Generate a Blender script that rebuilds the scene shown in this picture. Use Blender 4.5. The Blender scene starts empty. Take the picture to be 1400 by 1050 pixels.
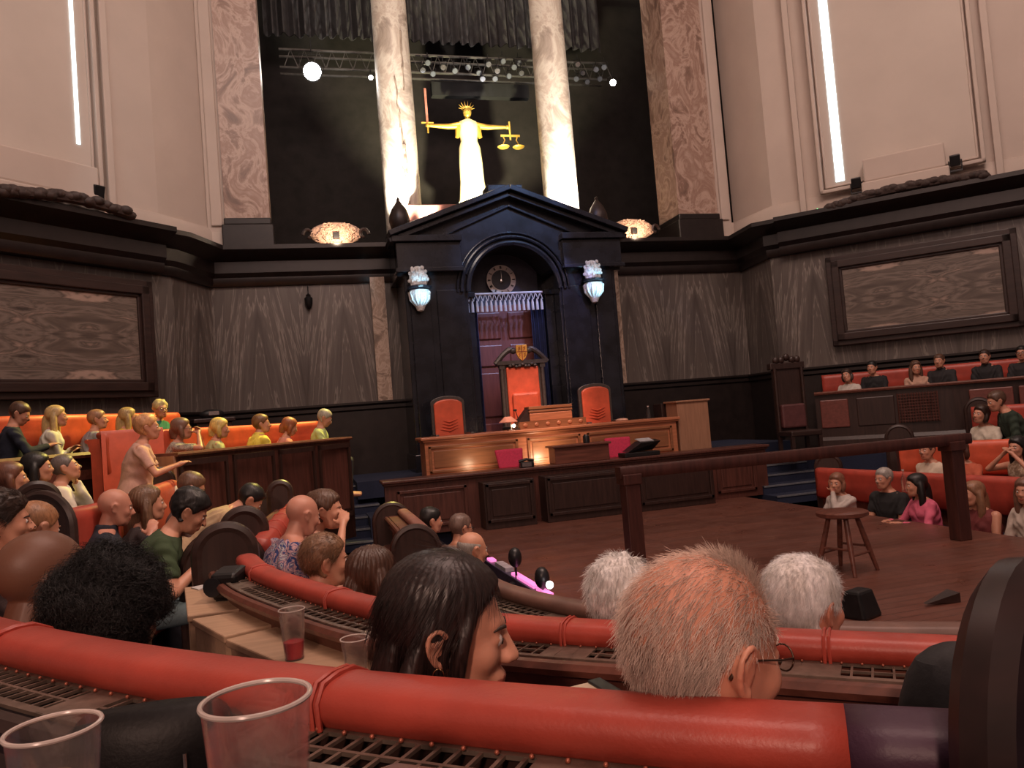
import bpy, bmesh, math, random
import numpy as np
from mathutils import Vector, Matrix, Euler, noise
random.seed(7); np.random.seed(7)
SC = bpy.context.scene; COL = SC.collection
PI = math.pi; R = math.radians

# ------------------------------------------------------------------ survey: pixels of the photograph to points of the place
CAM = Vector((-4.0, 0.0, 1.65)); PITCH, ROLL, YAW, FPX = R(2.45), R(4.57), R(15), 1050.0
FW = Vector((math.sin(YAW)*math.cos(PITCH), math.cos(YAW)*math.cos(PITCH), math.sin(PITCH)))
RT = Vector((math.cos(YAW), -math.sin(YAW), 0)); UP = RT.cross(FW)
EX = math.cos(ROLL)*RT - math.sin(ROLL)*UP; EY = math.sin(ROLL)*RT + math.cos(ROLL)*UP
def ray(px, py): return FW + EX*((px-700)/FPX) + EY*((525-py)/FPX)
def P(px, py, d): return CAM + ray(px, py)*d
def PZ(px, py, z): v = ray(px, py); return CAM + v*((z-CAM.z)/v.z)
def PY(px, py, Y): v = ray(px, py); return CAM + v*((Y-CAM.y)/v.y)
def PL(px, py, a, b, c): v = ray(px, py); return CAM + v*((c-a*CAM.x-b*CAM.y)/(a*v.x+b*v.y))

# ------------------------------------------------------------------ materials
def lin(c): return tuple(((v/255)/12.92 if v/255 <= .04045 else ((v/255+.055)/1.055)**2.4) for v in c)
class N:
    def __init__(s, name):
        s.m = bpy.data.materials.new(name); s.m.use_nodes = True; s.t = s.m.node_tree; s.n = s.t.nodes
        s.b = s.n['Principled BSDF']; s.k = s.t.links.new
        s.co = s.n.new('ShaderNodeTexCoord').outputs['Object']
    def mapping(s, scale=(1,1,1), rot=(0,0,0), src=None):
        q = s.n.new('ShaderNodeMapping'); q.inputs['Scale'].default_value = scale; q.inputs['Rotation'].default_value = rot
        s.k(src or s.co, q.inputs['Vector']); return q.outputs['Vector']
    def noise(s, vec, scale=5, detail=4, rough=.55, dist=0):
        q = s.n.new('ShaderNodeTexNoise'); q.inputs['Scale'].default_value = scale; q.inputs['Detail'].default_value = detail
        q.inputs['Roughness'].default_value = rough; q.inputs['Distortion'].default_value = dist
        s.k(vec, q.inputs['Vector']); return q.outputs['Fac']
    def ramp(s, fac, stops):
        q = s.n.new('ShaderNodeValToRGB'); e = q.color_ramp.elements
        while len(e) < len(stops): e.new(.5)
        for a, (p, c) in zip(e, stops): a.position = p; a.color = (*c, 1)
        s.k(fac, q.inputs['Fac']); return q.outputs['Color']
    def math(s, op, a, b=None):
        q = s.n.new('ShaderNodeMath'); q.operation = op
        for i, v in enumerate((a, b)):
            if v is None: continue
            if isinstance(v, (int, float)): q.inputs[i].default_value = v
            else: s.k(v, q.inputs[i])
        return q.outputs[0]
    def bump(s, h, strength=.3, dist=.01):
        q = s.n.new('ShaderNodeBump'); q.inputs['Strength'].default_value = strength; q.inputs['Distance'].default_value = dist
        s.k(h, q.inputs['Height']); s.k(q.outputs[0], s.b.inputs['Normal'])
    def col(s, c): s.k(c, s.b.inputs['Base Color'])
    def set(s, **kw):
        for a, v in kw.items(): s.b.inputs[a.replace('_', ' ')].default_value = v
        return s
def mul(c, f): return tuple(min(1, v*f) for v in c)
MC = {}
def plain(name, c, rough=.6, metal=0, var=.25, scale=8, bump=0, stretch=(1,1,1), spec=.5, bdist=.004):
    if name in MC: return MC[name]
    a = N(name); f = a.noise(a.mapping(stretch), scale, 5)
    a.col(a.ramp(f, [(.3, mul(c, 1-var)), (.7, mul(c, 1+var))])); a.set(Roughness=rough, Metallic=metal)
    a.b.inputs['Specular IOR Level'].default_value = spec
    if bump: a.bump(f, bump, bdist)
    MC[name] = a.m; return a.m
def emis(name, c, s):
    if name in MC: return MC[name]
    a = N(name); a.set(Base_Color=(*c, 1)); a.b.inputs['Emission Color'].default_value = (*c, 1); a.b.inputs['Emission Strength'].default_value = s
    MC[name] = a.m; return a.m
def wood(name, c, rough=.35, var=.35, sc=3, axis=0, spec=.5):
    if name in MC: return MC[name]
    st = [9, 9, 9]; st[axis] = .8
    return plain(name, c, rough, 0, var, sc, .08, tuple(st), spec, .002)
def leather(name, c, rough=.38):
    a = N(name); v = a.noise(a.co, 160, 3); w = a.noise(a.co, 6, 4)
    a.col(a.ramp(w, [(.3, mul(c, .8)), (.7, mul(c, 1.15))])); a.set(Roughness=rough)
    h = a.math('ADD', a.math('MULTIPLY', v, .25), w); a.bump(h, .35, .006); MC[name] = a.m; return a.m
PLASTER = plain('cream plaster', (.54, .445, .385), .8, 0, .05, 1.2)
PLASTER2 = plain('pale blind board', (.55, .47, .41), .85, 0, .06, .8)
BLACKW = plain('black polished marble', (.012, .013, .018), .22, 0, .5, 3)
DARKW = wood('dark stained wood', (.030, .015, .012), .4)
CORN = plain('nearly black wood', (.016, .011, .010), .35, 0, .3, 6)
DARKV = wood('dark wood with upright grain', (.030, .015, .012), .4, axis=2)
REDW = wood('red brown mahogany', (.13, .045, .03), .35)
REDV = wood('red brown mahogany upright grain', (.085, .030, .022), .4, axis=2)
OAK = wood('warm oak', (.42, .155, .075), .35, .22)
OAKL = wood('light oak box', (.33, .17, .10), .5, .15, axis=2)
TANW = wood('worn tan board', (.42, .27, .17), .6, .15)
LRED = leather('red leather', (.40, .058, .038), .42)
LORA = leather('orange red leather', (.60, .10, .045), .42)
LPUR = leather('dark purple leather', (.055, .022, .045), .5)
BRASS = plain('aged brass grille', (.22, .165, .13), .42, .6, .35, 25)
METAL = plain('black painted metal', (.012, .012, .013), .4, .3, .3, 20)
CHROME = plain('pale metal', (.6, .6, .6), .25, 1, .1, 20)
BLACKF = plain('black drape cloth', (.010, .010, .011), .9, 0, .4, 6, .3, (1,1,.2))
VOID = plain('dark backdrop cloth', (.022, .018, .017), .9, 0, .3, 3)
GOLD = plain('gold leaf', (.75, .47, .09), .35, .7, .15, 12)
BLUEC = plain('dark blue carpet', (.012, .018, .045), .9, 0, .3, 60)
NOSE = plain('pale stair nosing', (.16, .17, .19), .45, .2, .2, 30)
RUBBER = plain('black plastic', (.010, .010, .012), .35, 0, .2, 30)

def floorwood():
    a = N('brown stage boards'); q = a.n.new('ShaderNodeTexBrick'); a.k(a.mapping((1,1,1)), q.inputs['Vector'])
    q.inputs['Color1'].default_value = (.165, .064, .044, 1); q.inputs['Color2'].default_value = (.125, .050, .035, 1)
    q.inputs['Mortar'].default_value = (.04, .015, .01, 1); q.inputs['Scale'].default_value = 1; q.inputs['Mortar Size'].default_value = .004
    q.inputs['Brick Width'].default_value = 2.4; q.inputs['Row Height'].default_value = .12
    g = a.noise(a.mapping((1.2, 14, 1)), 3, 5)
    mx = a.n.new('ShaderNodeMixRGB'); mx.blend_type = 'MULTIPLY'; mx.inputs[0].default_value = .7
    a.k(q.outputs['Color'], mx.inputs[1]); a.k(a.ramp(g, [(.25, (.6,.6,.6)), (.75, (1.2,1.2,1.2))]), mx.inputs[2])
    a.col(mx.outputs[0]); a.k(a.ramp(a.noise(a.co, 2.5, 4), [(.3, (.26,.26,.26)), (.7, (.5,.5,.5))]), a.b.inputs['Roughness']); return a.m
STAGE = floorwood()
def zebra():
    a = N('grey brown bookmatched marble'); sx = a.n.new('ShaderNodeSeparateXYZ'); a.k(a.co, sx.inputs[0])
    pp = a.n.new('ShaderNodeMath'); pp.operation = 'PINGPONG'; a.k(sx.outputs[0], pp.inputs[0]); pp.inputs[1].default_value = .8
    u = a.math('ADD', pp.outputs[0], a.math('MULTIPLY', sx.outputs[2], -.12))
    cb = a.n.new('ShaderNodeCombineXYZ'); a.k(u, cb.inputs[0]); a.k(a.math('MULTIPLY', sx.outputs[2], .07), cb.inputs[2])
    f = a.noise(cb.outputs[0], 4.2, 5, .6, .3); f2 = a.noise(cb.outputs[0], 2.1, 3)
    c = a.ramp(f, [(.30, (.06,.047,.042)), (.44, (.115,.095,.085)), (.488, (.14,.118,.105)), (.505, (.27,.235,.205)), (.522, (.11,.09,.08)), (.72, (.15,.128,.112))])
    mx = a.n.new('ShaderNodeMixRGB'); mx.blend_type = 'MULTIPLY'; mx.inputs[0].default_value = .8
    a.k(c, mx.inputs[1]); a.k(a.ramp(f2, [(.3, (.6,.6,.6)), (.7, (1.2,1.2,1.2))]), mx.inputs[2])
    a.col(mx.outputs[0]); a.set(Roughness=.3); return a.m
ZEBRA = zebra()
def landscape():
    a = N('mirror matched onyx panel'); sx = a.n.new('ShaderNodeSeparateXYZ'); a.k(a.co, sx.inputs[0])
    def ping(v, s):
        pp = a.n.new('ShaderNodeMath'); pp.operation = 'PINGPONG'; a.k(v, pp.inputs[0]); pp.inputs[1].default_value = s; return pp.outputs[0]
    cb = a.n.new('ShaderNodeCombineXYZ')
    a.k(a.math('MULTIPLY', ping(sx.outputs[0], .95), .55), cb.inputs[0]); a.k(a.math('MULTIPLY', ping(a.math('ADD', sx.outputs[2], .42), .95), 2.6), cb.inputs[2])
    f = a.noise(cb.outputs[0], 1.7, 6, .52, .9)
    a.col(a.ramp(f, [(.34, (.055,.042,.036)), (.43, (.13,.10,.082)), (.48, (.21,.165,.138)), (.53, (.10,.078,.064)), (.62, (.40,.29,.235))]))
    a.set(Roughness=.35); return a.m
ONYX = landscape()
def breccia(name, lo, hi, sc=1.6):
    a = N(name); f = a.noise(a.mapping((1,1,.8)), sc, 7, .62, 1.6)
    a.col(a.ramp(f, [(.33, mul(lo, .6)), (.43, lo), (.50, hi), (.57, mul(lo, 1.15)), (.68, mul(hi, .92))])); a.set(Roughness=.4); return a.m
PINKM = breccia('pink brown veined marble', (.27, .165, .125), (.50, .36, .29))
COLM = breccia('cream veined marble', (.48, .40, .33), (.72, .66, .56), 1.1)
STRIPM = breccia('tan veined marble', (.28, .20, .15), (.50, .38, .30), 3)

# ------------------------------------------------------------------ mesh collector
class MB:
    def __init__(s): s.v = []; s.f = []; s.mi = []
    def add(s, vs, fs, mi=0):
        o = len(s.v); s.v += [tuple(v) for v in vs]; s.f += [tuple(i+o for i in f) for f in fs]; s.mi += [mi]*len(fs); return s
    def box(s, c, d, rz=0, mi=0, rx=0, ry=0):
        M = Euler((rx, ry, rz)).to_matrix(); h = [x/2 for x in d]
        vs = [Vector(c) + M @ Vector((sx*h[0], sy*h[1], sz*h[2])) for sz in (-1,1) for sy in (-1,1) for sx in (-1,1)]
        return s.add(vs, [(0,2,3,1),(4,5,7,6),(0,1,5,4),(2,6,7,3),(0,4,6,2),(1,3,7,5)], mi)
    def bb(s, x0, x1, y0, y1, z0, z1, mi=0): return s.box(((x0+x1)/2,(y0+y1)/2,(z0+z1)/2), (abs(x1-x0),abs(y1-y0),abs(z1-z0)), 0, mi)
    def tube(s, pts, rad, n=10, mi=0, cap=True, flat=1.0, up=None):
        pts = [Vector(p) for p in pts]
        if not isinstance(rad, (list, tuple)): rad = [rad]*len(pts)
        vs = []; prev = None
        for i, p in enumerate(pts):
            d = (pts[min(i+1, len(pts)-1)] - pts[max(i-1, 0)])
            if d.length < 1e-9: d = Vector((0,0,1))
            d.normalize()
            a = prev - d*prev.dot(d) if prev is not None else (Vector(up) if up else (Vector((0,0,1)) if abs(d.z) < .9 else Vector((1,0,0))))
            a = a - d*a.dot(d); a.normalize(); prev = a; b = d.cross(a)
            for k in range(n):
                t = 2*PI*k/n; vs.append(p + (a*math.cos(t) + b*math.sin(t)*flat)*rad[i])
        fs = [(i*n+k, i*n+(k+1)%n, (i+1)*n+(k+1)%n, (i+1)*n+k) for i in range(len(pts)-1) for k in range(n)]
        if cap: fs += [tuple(range(n-1, -1, -1)), tuple((len(pts)-1)*n+k for k in range(n))]
        return s.add(vs, fs, mi)
    def lathe(s, prof, c=(0,0,0), n=24, mi=0, close=False):
        c = Vector(c); vs = []
        for r, z in prof:
            for k in range(n): vs.append(c + Vector((r*math.cos(2*PI*k/n), r*math.sin(2*PI*k/n), z)))
        m = len(prof); fs = [(i*n+k, i*n+(k+1)%n, (i+1)*n+(k+1)%n, (i+1)*n+k) for i in range(m-1) for k in range(n)]
        if close: fs += [((m-1)*n+k, (m-1)*n+(k+1)%n, (k+1)%n, k) for k in range(n)]
        else:
            if prof[0][0] > 1e-6: fs.append(tuple(range(n-1, -1, -1)))
            if prof[-1][0] > 1e-6: fs.append(tuple((m-1)*n+k for k in range(n)))
        return s.add(vs, fs, mi)
    def ell(s, c, r, n=12, m=8, mat=None, mi=0):
        c = Vector(c); vs = []; fs = []
        for i in range(m+1):
            th = PI*i/m
            for k in range(n):
                q = Vector((r[0]*math.sin(th)*math.cos(2*PI*k/n), r[1]*math.sin(th)*math.sin(2*PI*k/n), r[2]*math.cos(th)))
                vs.append(c + (mat @ q if mat else q))
        fs = [(i*n+k, (i+1)*n+k, (i+1)*n+(k+1)%n, i*n+(k+1)%n) for i in range(m) for k in range(n)]
        return s.add(vs, fs, mi)
    def prism(s, out, fr, d, mi=0):
        """outline in (a,b) mapped through fr(a,b,depth)"""
        n = len(out); vs = [fr(a, b, 0) for a, b in out] + [fr(a, b, d) for a, b in out]
        fs = [tuple(range(n)), tuple(range(2*n-1, n-1, -1))] + [(i, (i+1)%n+0, (i+1)%n+n, i+n) for i in range(n)]
        fs = [fs[0][::-1], fs[1][::-1]] + fs[2:]
        return s.add(vs, fs, mi)
    def sweep(s, path, prof, mi=0, closed=True, cap=True):
        """path: list of (x,y[,z]); prof: list of (offset to the left-hand normal, z)"""
        n = len(path); m = len(prof); vs = []
        for i, p in enumerate(path):
            a = Vector(path[max(i-1,0)][:2]); b = Vector(path[min(i+1,n-1)][:2]); p2 = Vector(p[:2])
            d1 = (p2-a).normalized() if i > 0 else (b-p2).normalized(); d2 = (b-p2).normalized() if i < n-1 else d1
            n1 = Vector((-d1.y, d1.x)); n2 = Vector((-d2.y, d2.x)); nn = (n1+n2).normalized(); k = 1/max(.35, nn.dot(n1))
            z0 = p[2] if len(p) > 2 else 0
            for o, z in prof: q = p2 + nn*(o*k); vs.append((q.x, q.y, z+z0))
        fs = []
        for i in range(n-1):
            for j in range(m if closed else m-1): fs.append((i*m+j, (i+1)*m+j, (i+1)*m+(j+1)%m, i*m+(j+1)%m))
        if cap and closed: fs += [tuple(range(m-1,-1,-1)), tuple((n-1)*m+j for j in range(m))]
        return s.add(vs, fs, mi)
    def build(s, name, mat, parent=None, smooth=False, bevel=0, origin=None, sub=0):
        base = Vector(origin) if origin is not None else (parent.matrix_basis.translation if parent else Vector((0,0,0)))
        me = bpy.data.meshes.new(name)
        if parent is not None and parent.get('_local'): vs = s.v
        else:
            M = Matrix.Identity(4)
            if parent is not None:
                M = parent_world(parent).inverted()
                vs = [tuple(M @ Vector(v)) for v in s.v]
            elif origin is not None: vs = [tuple(Vector(v) - base) for v in s.v]
            else: vs = s.v
        me.from_pydata(vs, [], s.f)
        mats = mat if isinstance(mat, (list, tuple)) else [mat]
        for m_ in mats: me.materials.append(m_)
        if len(mats) > 1: me.polygons.foreach_set('material_index', s.mi)
        bm = bmesh.new(); bm.from_mesh(me); bmesh.ops.recalc_face_normals(bm, faces=bm.faces); bm.to_mesh(me); bm.free()
        if smooth:
            me.polygons.foreach_set('use_smooth', [True]*len(me.polygons))
            if smooth != 'all': me.set_sharp_from_angle(angle=R(40))
        o = bpy.data.objects.new(name, me); COL.objects.link(o)
        if parent is not None: o.parent = parent
        elif origin is not None: o.location = base
        if bevel:
            b = o.modifiers.new('bevel', 'BEVEL'); b.width = bevel; b.segments = 2; b.limit_method = 'ANGLE'
        if sub:
            b = o.modifiers.new('sub', 'SUBSURF'); b.levels = sub; b.render_levels = sub
        return o
def parent_world(o):
    M = Matrix.LocRotScale(o.location, o.rotation_euler, o.scale)
    return parent_world(o.parent) @ M if o.parent else M
def tag(o, label=None, cat=None, group=None, kind=None):
    for k, v in (('label', label), ('category', cat), ('group', group), ('kind', kind)):
        if v: o[k] = v
    return o
def thing(name, label, cat, loc=(0,0,0), rz=0, group=None, local=False):
    o = bpy.data.objects.new(name, None); COL.objects.link(o); o.location = loc; o.rotation_euler = (0,0,rz); o.empty_display_size = .1
    if local: o['_local'] = 1
    return tag(o, label, cat, group)
def struct(o): o['kind'] = 'structure'; return o
def copy_tree(o, parent=None):
    c = o.copy(); COL.objects.link(c)
    if parent is not None: c.parent = parent
    for ch in list(o.children): copy_tree(ch, c)
    return c
def catmull(pts, n=8):
    pts = [Vector(p) for p in pts]; out = []
    for i in range(len(pts)-1):
        p0 = pts[max(i-1,0)]; p1 = pts[i]; p2 = pts[i+1]; p3 = pts[min(i+2,len(pts)-1)]
        for k in range(n):
            t = k/n; out.append(.5*((2*p1)+(p2-p0)*t+(2*p0-5*p1+4*p2-p3)*t*t+(3*p1-p0-3*p2+p3)*t**3))
    out.append(pts[-1]); return out
def resample(path, step):
    L = [0]
    for a, b in zip(path, path[1:]): L.append(L[-1]+(Vector(b)-Vector(a)).length)
    n = max(2, int(L[-1]/step)); out = []; j = 0
    for k in range(n+1):
        t = L[-1]*k/n
        while j < len(L)-2 and L[j+1] < t: j += 1
        w = (t-L[j])/max(1e-9, L[j+1]-L[j]); out.append(Vector(path[j]).lerp(Vector(path[j+1]), min(1, w)))
    return out
# ------------------------------------------------------------------ camera, world
cd = bpy.data.cameras.new('camera'); cam = bpy.data.objects.new('camera', cd); COL.objects.link(cam)
cd.sensor_fit = 'HORIZONTAL'; cd.sensor_width = 36; cd.lens = 36*FPX/1400; cd.clip_start = .02
M = Matrix((EX, EY, -FW)).transposed().to_4x4(); M.translation = CAM; cam.matrix_world = M
SC.camera = cam
SC.view_settings.view_transform = 'Standard'; SC.view_settings.look = 'None'; SC.view_settings.gamma = 1
SC.view_settings.exposure = -.12
w = bpy.data.worlds.new('world'); SC.world = w; w.use_nodes = True
w.node_tree.nodes['Background'].inputs[0].default_value = (1, .62, .52, 1); w.node_tree.nodes['Background'].inputs[1].default_value = .18

# ------------------------------------------------------------------ walls
XC = -.06                                   # axis of the portal
YB = 15.2
ZM0, ZM1, ZC = 2.17, 4.6, 5.2               # marble from, to, cornice top
LC = [(-5.6, YB), (-6.1, 14.05)]; RC = [(5.6, YB), (5.45, 13.85)]
DL0, DL1 = Vector((-6.1, 14.05)), Vector((-13.1, 7.05)); DR0, DR1 = Vector((5.45, 13.85)), Vector((12.6, 6.7))
def wallobj(name, a, b, z0, z1, mat, th=.25, side=1):
    """a wall whose own x axis runs from a to b, thickness away from the room"""
    a = Vector(a); b = Vector(b); d = b-a; ang = math.atan2(d.y, d.x); L = d.length
    m = MB().bb(0, L, 0, th*side, z0, z1); o = m.build(name, mat); o.location = (a.x, a.y, 0); o.rotation_euler = (0,0,ang); return struct(o)
# marble walls with the dark dado below
wallobj('wall_back_left', (-5.6, YB), (-2.0, YB), ZM0, ZM1, ZEBRA)
wallobj('wall_back_right', (2.0, YB), (5.6, YB), ZM0, ZM1, ZEBRA)
wallobj('wall_left_return', (-6.1, 14.05), (-5.6, YB), ZM0, ZM1, ZEBRA)
wallobj('wall_right_return', (5.6, YB), (5.45, 13.85), ZM0, ZM1, ZEBRA)
wallobj('wall_left', (-13.1, 7.05), (-6.1, 14.05), ZM0, ZM1, ZEBRA)
wallobj('wall_right', (5.45, 13.85), (12.6, 6.7), ZM0, ZM1, ZEBRA)
polyL = [(-13.1, 7.05), (-6.1, 14.05), (-5.6, YB), (-2.0, YB)]
polyR = [(2.0, YB), (5.6, YB), (5.45, 13.85), (12.6, 6.7)]
# sweep offsets: positive = left of travel = away from the room for these polylines
dado = [(.2, -.6), (-.06, -.6), (-.06, 2.0), (-.10, 2.03), (-.10, 2.09), (-.14, 2.13), (-.14, 2.17), (.2, 2.17)]
corn = [(.3, 4.5), (-.05, 4.5), (-.09, 4.56), (-.09, 4.66), (-.16, 4.74), (-.16, 4.95), (-.28, 5.02), (-.40, 5.08), (-.46, 5.12), (-.46, 5.2), (.3, 5.2)]
for nm, pl in (('left', polyL), ('right', polyR)):
    struct(MB().sweep(pl, dado).build('wall_dado_'+nm, CORN, smooth=True))
    struct(MB().sweep(pl, corn).build('trim_cornice_'+nm, CORN, smooth=True))
for nm, a_, b_ in (('left', (-13.1, 7.05), (-6.3, 13.85)), ('right', (5.62, 13.68), (12.6, 6.7))):
    struct(MB().sweep([a_, b_], [(o-.14, z) for o, z in corn[1:-1]]+[(0, 5.2), (0, 4.5)]).build('trim_cornice_break_'+nm, CORN, smooth=True))
# portal width of cornice and dado behind the portal
struct(MB().bb(-2.0, 2.0, YB, YB+.3, -.5, 5.2).build('wall_back_centre', BLACKW))
# upper plaster walls (set back from the cornice)
OPL, OPR = -4.45, 4.05                      # opening behind the columns
def upper(name, a, b, side=1):
    return wallobj(name, a, b, ZC-.3, 14, PLASTER, .3, side)
upper('wall_upper_left', (-13.3, 7.05), (-6.25, 14.1)); upper('wall_upper_right', (5.65, 13.9), (12.8, 6.75))
upper('wall_upper_left_return', (-6.25, 14.1), (-5.55, 15.1)); upper('wall_upper_right_return', (5.55, 15.25), (5.65, 13.9))
# plaster base mouldings and pilaster edges
base = [(.05, 5.2), (-.10, 5.2), (-.10, 5.5), (-.06, 5.56), (-.05, 5.6), (0, 5.62), (.05, 5.62)]
struct(MB().sweep([(-13.3, 7.05), (-6.25, 14.1), (-5.55, 15.1), (-5.2, 15.12)], base).build('trim_plaster_base_left', PLASTER, smooth=True))
struct(MB().sweep([(5.1, 15.2), (5.55, 15.22), (5.65, 13.9), (12.8, 6.75)], base).build('trim_plaster_base_right', PLASTER, smooth=True))
def strip_on(name, a, b, pos, wdt, proj, z0, z1, mat=PLASTER):
    a = Vector(a); b = Vector(b); d = (b-a).normalized(); ang = math.atan2(d.y, d.x); q = a + d*pos
    m = MB(); m.bb(-wdt/2, wdt/2, -proj, .02, z0, z1); o = m.build(name, mat, bevel=.02); o.location = (q.x, q.y, 0); o.rotation_euler = (0,0,ang); return struct(o)
# pilasters of pink marble beside the opening
for nm, x0, x1 in (('left', -5.25, OPL), ('right', OPR, 5.0)):
    m = MB().bb(x0, x1, 14.95, 15.9, 5.75, 14); struct(m.build('wall_pilaster_marble_'+nm, PINKM))
    m = MB().bb(x0-.06, x1+.06, 14.86, 15.9, 5.2, 5.62); m.bb(x0-.02, x1+.02, 14.9, 15.9, 5.62, 5.75); struct(m.build('trim_pilaster_base_'+nm, CORN, bevel=.02))
for nm, x in (('left', -5.4), ('right', 5.2)):
    m = MB().bb(x-.17, x+.17, 15.02, 15.4, 5.2, 14); m.bb(x-.10, x+.10, 14.97, 15.1, 5.62, 14); struct(m.build('trim_plaster_pilaster_'+nm, PLASTER, bevel=.02))
# ---- windows in the diagonal walls
def window(idx, pl, xs, ys, sliver, sillx):
    """pl: plane a,b,c; xs: pixel x of frame left/right edges; ys: pixel y"""
    a_, b_, c_ = pl
    L = PL(xs[0], ys[0], *pl); Rr = PL(xs[1], ys[1], *pl)
    d = Vector((Rr.x-L.x, Rr.y-L.y)); ang = math.atan2(d.y, d.x); W = d.length
    root = bpy.data.objects.new('window_%d' % idx, None); COL.objects.link(root); root.location = (L.x, L.y, 0); root.rotation_euler = (0,0,ang); root['_local'] = 1; root['kind'] = 'structure'
    return root, W, ang
def upt(root, px, py, pl):
    q = PL(px, py, *pl); d = Vector((q.x-root.location.x, q.y-root.location.y)); u = d.dot(Vector((math.cos(root.rotation_euler.z), math.sin(root.rotation_euler.z)))); return u, q.z
PLL = (-1, 1, 20.0); PLR = (1, 1, 19.3)
SLIV = emis('daylight strip', (.75, .95, 1.0), 3.0)
for idx, pl, side in ((1, PLL, 'L'), (2, PLR, 'R')):
    root, W, ang = window(idx, pl, (0, 165) if side == 'L' else (1095, 1390), (290, 290) if side == 'L' else (270, 240), None, None)
    if side == 'L':
        uo = upt(root, 158, 285, pl)[0]; uj = upt(root, 128, 270, pl)[0]; us1 = upt(root, 108, 190, pl)[0]; us0 = us1-.055; z0s = 6.35
        ul = uj-2.35; zb = upt(root, 130, 272, pl)[1]+.05; usl0, usl1 = us1+.1-1.75, us1+.1
        out0, out1 = ul-.35, uo
    else:
        uo = upt(root, 1095, 290, pl)[0]; uj = upt(root, 1130, 255, pl)[0]; us0 = upt(root, 1143, 248, pl)[0]; us1 = us0+.16; z0s = upt(root, 1150, 248, pl)[1]
        ul = upt(root, 1335, 200, pl)[0]; zb = z0s-.08; usl0, usl1 = upt(root, 1182, 240, pl)[0], upt(root, 1292, 215, pl)[0]
        out0, out1 = uo, ul+.38
    j0, j1 = min(uj, ul), max(uj, ul)
    # frame: outer architrave and inner bead
    m = MB()
    for (x0, x1, pr, th) in ((out0, out1, .05, .12), (j0-.12, j1+.12, .11, .07), (j0-.02, j1+.02, .05, .04)):
        m.bb(x0, x0+th, -pr, .02, zb-(j0-x0), 14); m.bb(x1-th, x1, -pr, .02, zb-(j0-x0), 14); m.bb(x0, x1, -pr, .02, zb-(j0-x0), zb-(j0-x0)+th)
    m.build('window_frame', PLASTER, root, bevel=.015)
    m = MB().bb(j0, j1, -.02, .0, zb, 14); m.build('blind', PLASTER2, root)
    m = MB().bb(us0, us1, -.035, -.02, z0s, 14); m.build('glazing', SLIV, root)
    m = MB().bb(usl0, usl1, -.30, 0, 5.45 if side == 'L' else 5.6, 5.95 if side == 'L' else 6.05); m.bb(usl0-.05, usl1+.05, -.34, 0, 5.25, 5.45 if side == 'L' else 5.6); m.build('window_sill', PLASTER, root, bevel=.03)
# ---- the dark space behind the columns
struct(MB().bb(-7, 7, 20, 20.1, 4, 14).build('wall_rear_backdrop', VOID))
struct(MB().bb(-7, -6.9, 15.6, 20, 4, 14).build('wall_rear_left', VOID)); struct(MB().bb(6.9, 7, 15.6, 20, 4, 14).build('wall_rear_right', VOID))
struct(MB().bb(-7, 7, 15.4, 20, 5.0, 5.2).build('floor_balcony', DARKW))
struct(MB().bb(-14, 13, 6, 20.2, 14, 14.2).build('ceiling', PLASTER))
# ---- floors
struct(MB().bb(-15, 15, -4, 16, -.7, -.6).build('floor_pit', DARKW))
m = MB().bb(-2.0, 3.0, 4.1, 11.9, -.12, 0); struct(m.build('floor_stage', STAGE, bevel=.01))
struct(MB().bb(-1.95, 2.45, 4.15, 11.9, -.6, -.12).build('wall_stage_fascia', BLACKW))
struct(MB().bb(-3.3, 4.9, 12.9, 15.2, .5, .78).bb(-3.2, 3.6, 11.8, 12.9, -.5, .3).build('floor_judge_platform', BLUEC))
CEN = Vector((0, 5.6))
def ring(r, a0, a1, n=40): return [(CEN.x+r*math.cos(a0+(a1-a0)*i/n), CEN.y+r*math.sin(a0+(a1-a0)*i/n)) for i in range(n+1)]
def tier(name, r0, r1, z, a0=R(140), a1=R(400)):
    p0 = ring(r0, a0, a1, 60); p1 = ring(r1, a0, a1, 60); n = len(p0)
    vs = [(*p, z) for p in p0] + [(*p, z) for p in p1] + [(*p, -.6) for p in p0] + [(*p, -.6) for p in p1]
    fs = []
    for i in range(n-1): fs += [(i, i+1, n+i+1, n+i), (i, 2*n+i, 2*n+i+1, i+1), (n+i, n+i+1, 3*n+i+1, 3*n+i)]
    fs += [(0, n, 3*n, 2*n), (n-1, 3*n-1, 4*n-1, 2*n-1)]
    struct(MB().add(vs, fs).build(name, BLUEC))
TZ = {'A': .12, 'B': -.13, 'C': -.36}
tier('floor_tier_upper', 6.02, 9.5, .42); tier('floor_tier_second', 4.82, 6.0, TZ['A']); tier('floor_tier_third', 3.68, 4.8, TZ['B']); tier('floor_tier_front', 2.9, 3.66, TZ['C'])
# ---- stairs either side of the judge's platform
def stairs(n_, x0, x1, ys, label):
    t = thing('staircase', label, 'stairs', (x0, ys, 0), group=None); m = MB(); q = MB()
    for i in range(n_):
        z = .14*i; y = ys+.36*i; m.bb(x0, x1, y, ys+.36*n_+1.15, z-.14, z); q.bb(x0, x1, y-.012, y+.035, z-.022, z+.004)
    m.build('tread', BLUEC, t); q.build('nosing', NOSE, t)
stairs(6, -3.75, -2.98, 11.6, 'dark stairs with pale nosings beside the panelled dock left of the bench')
stairs(6, 3.35, 5.0, 11.2, 'dark blue stairs with pale nosings right of the clerks counter')

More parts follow.
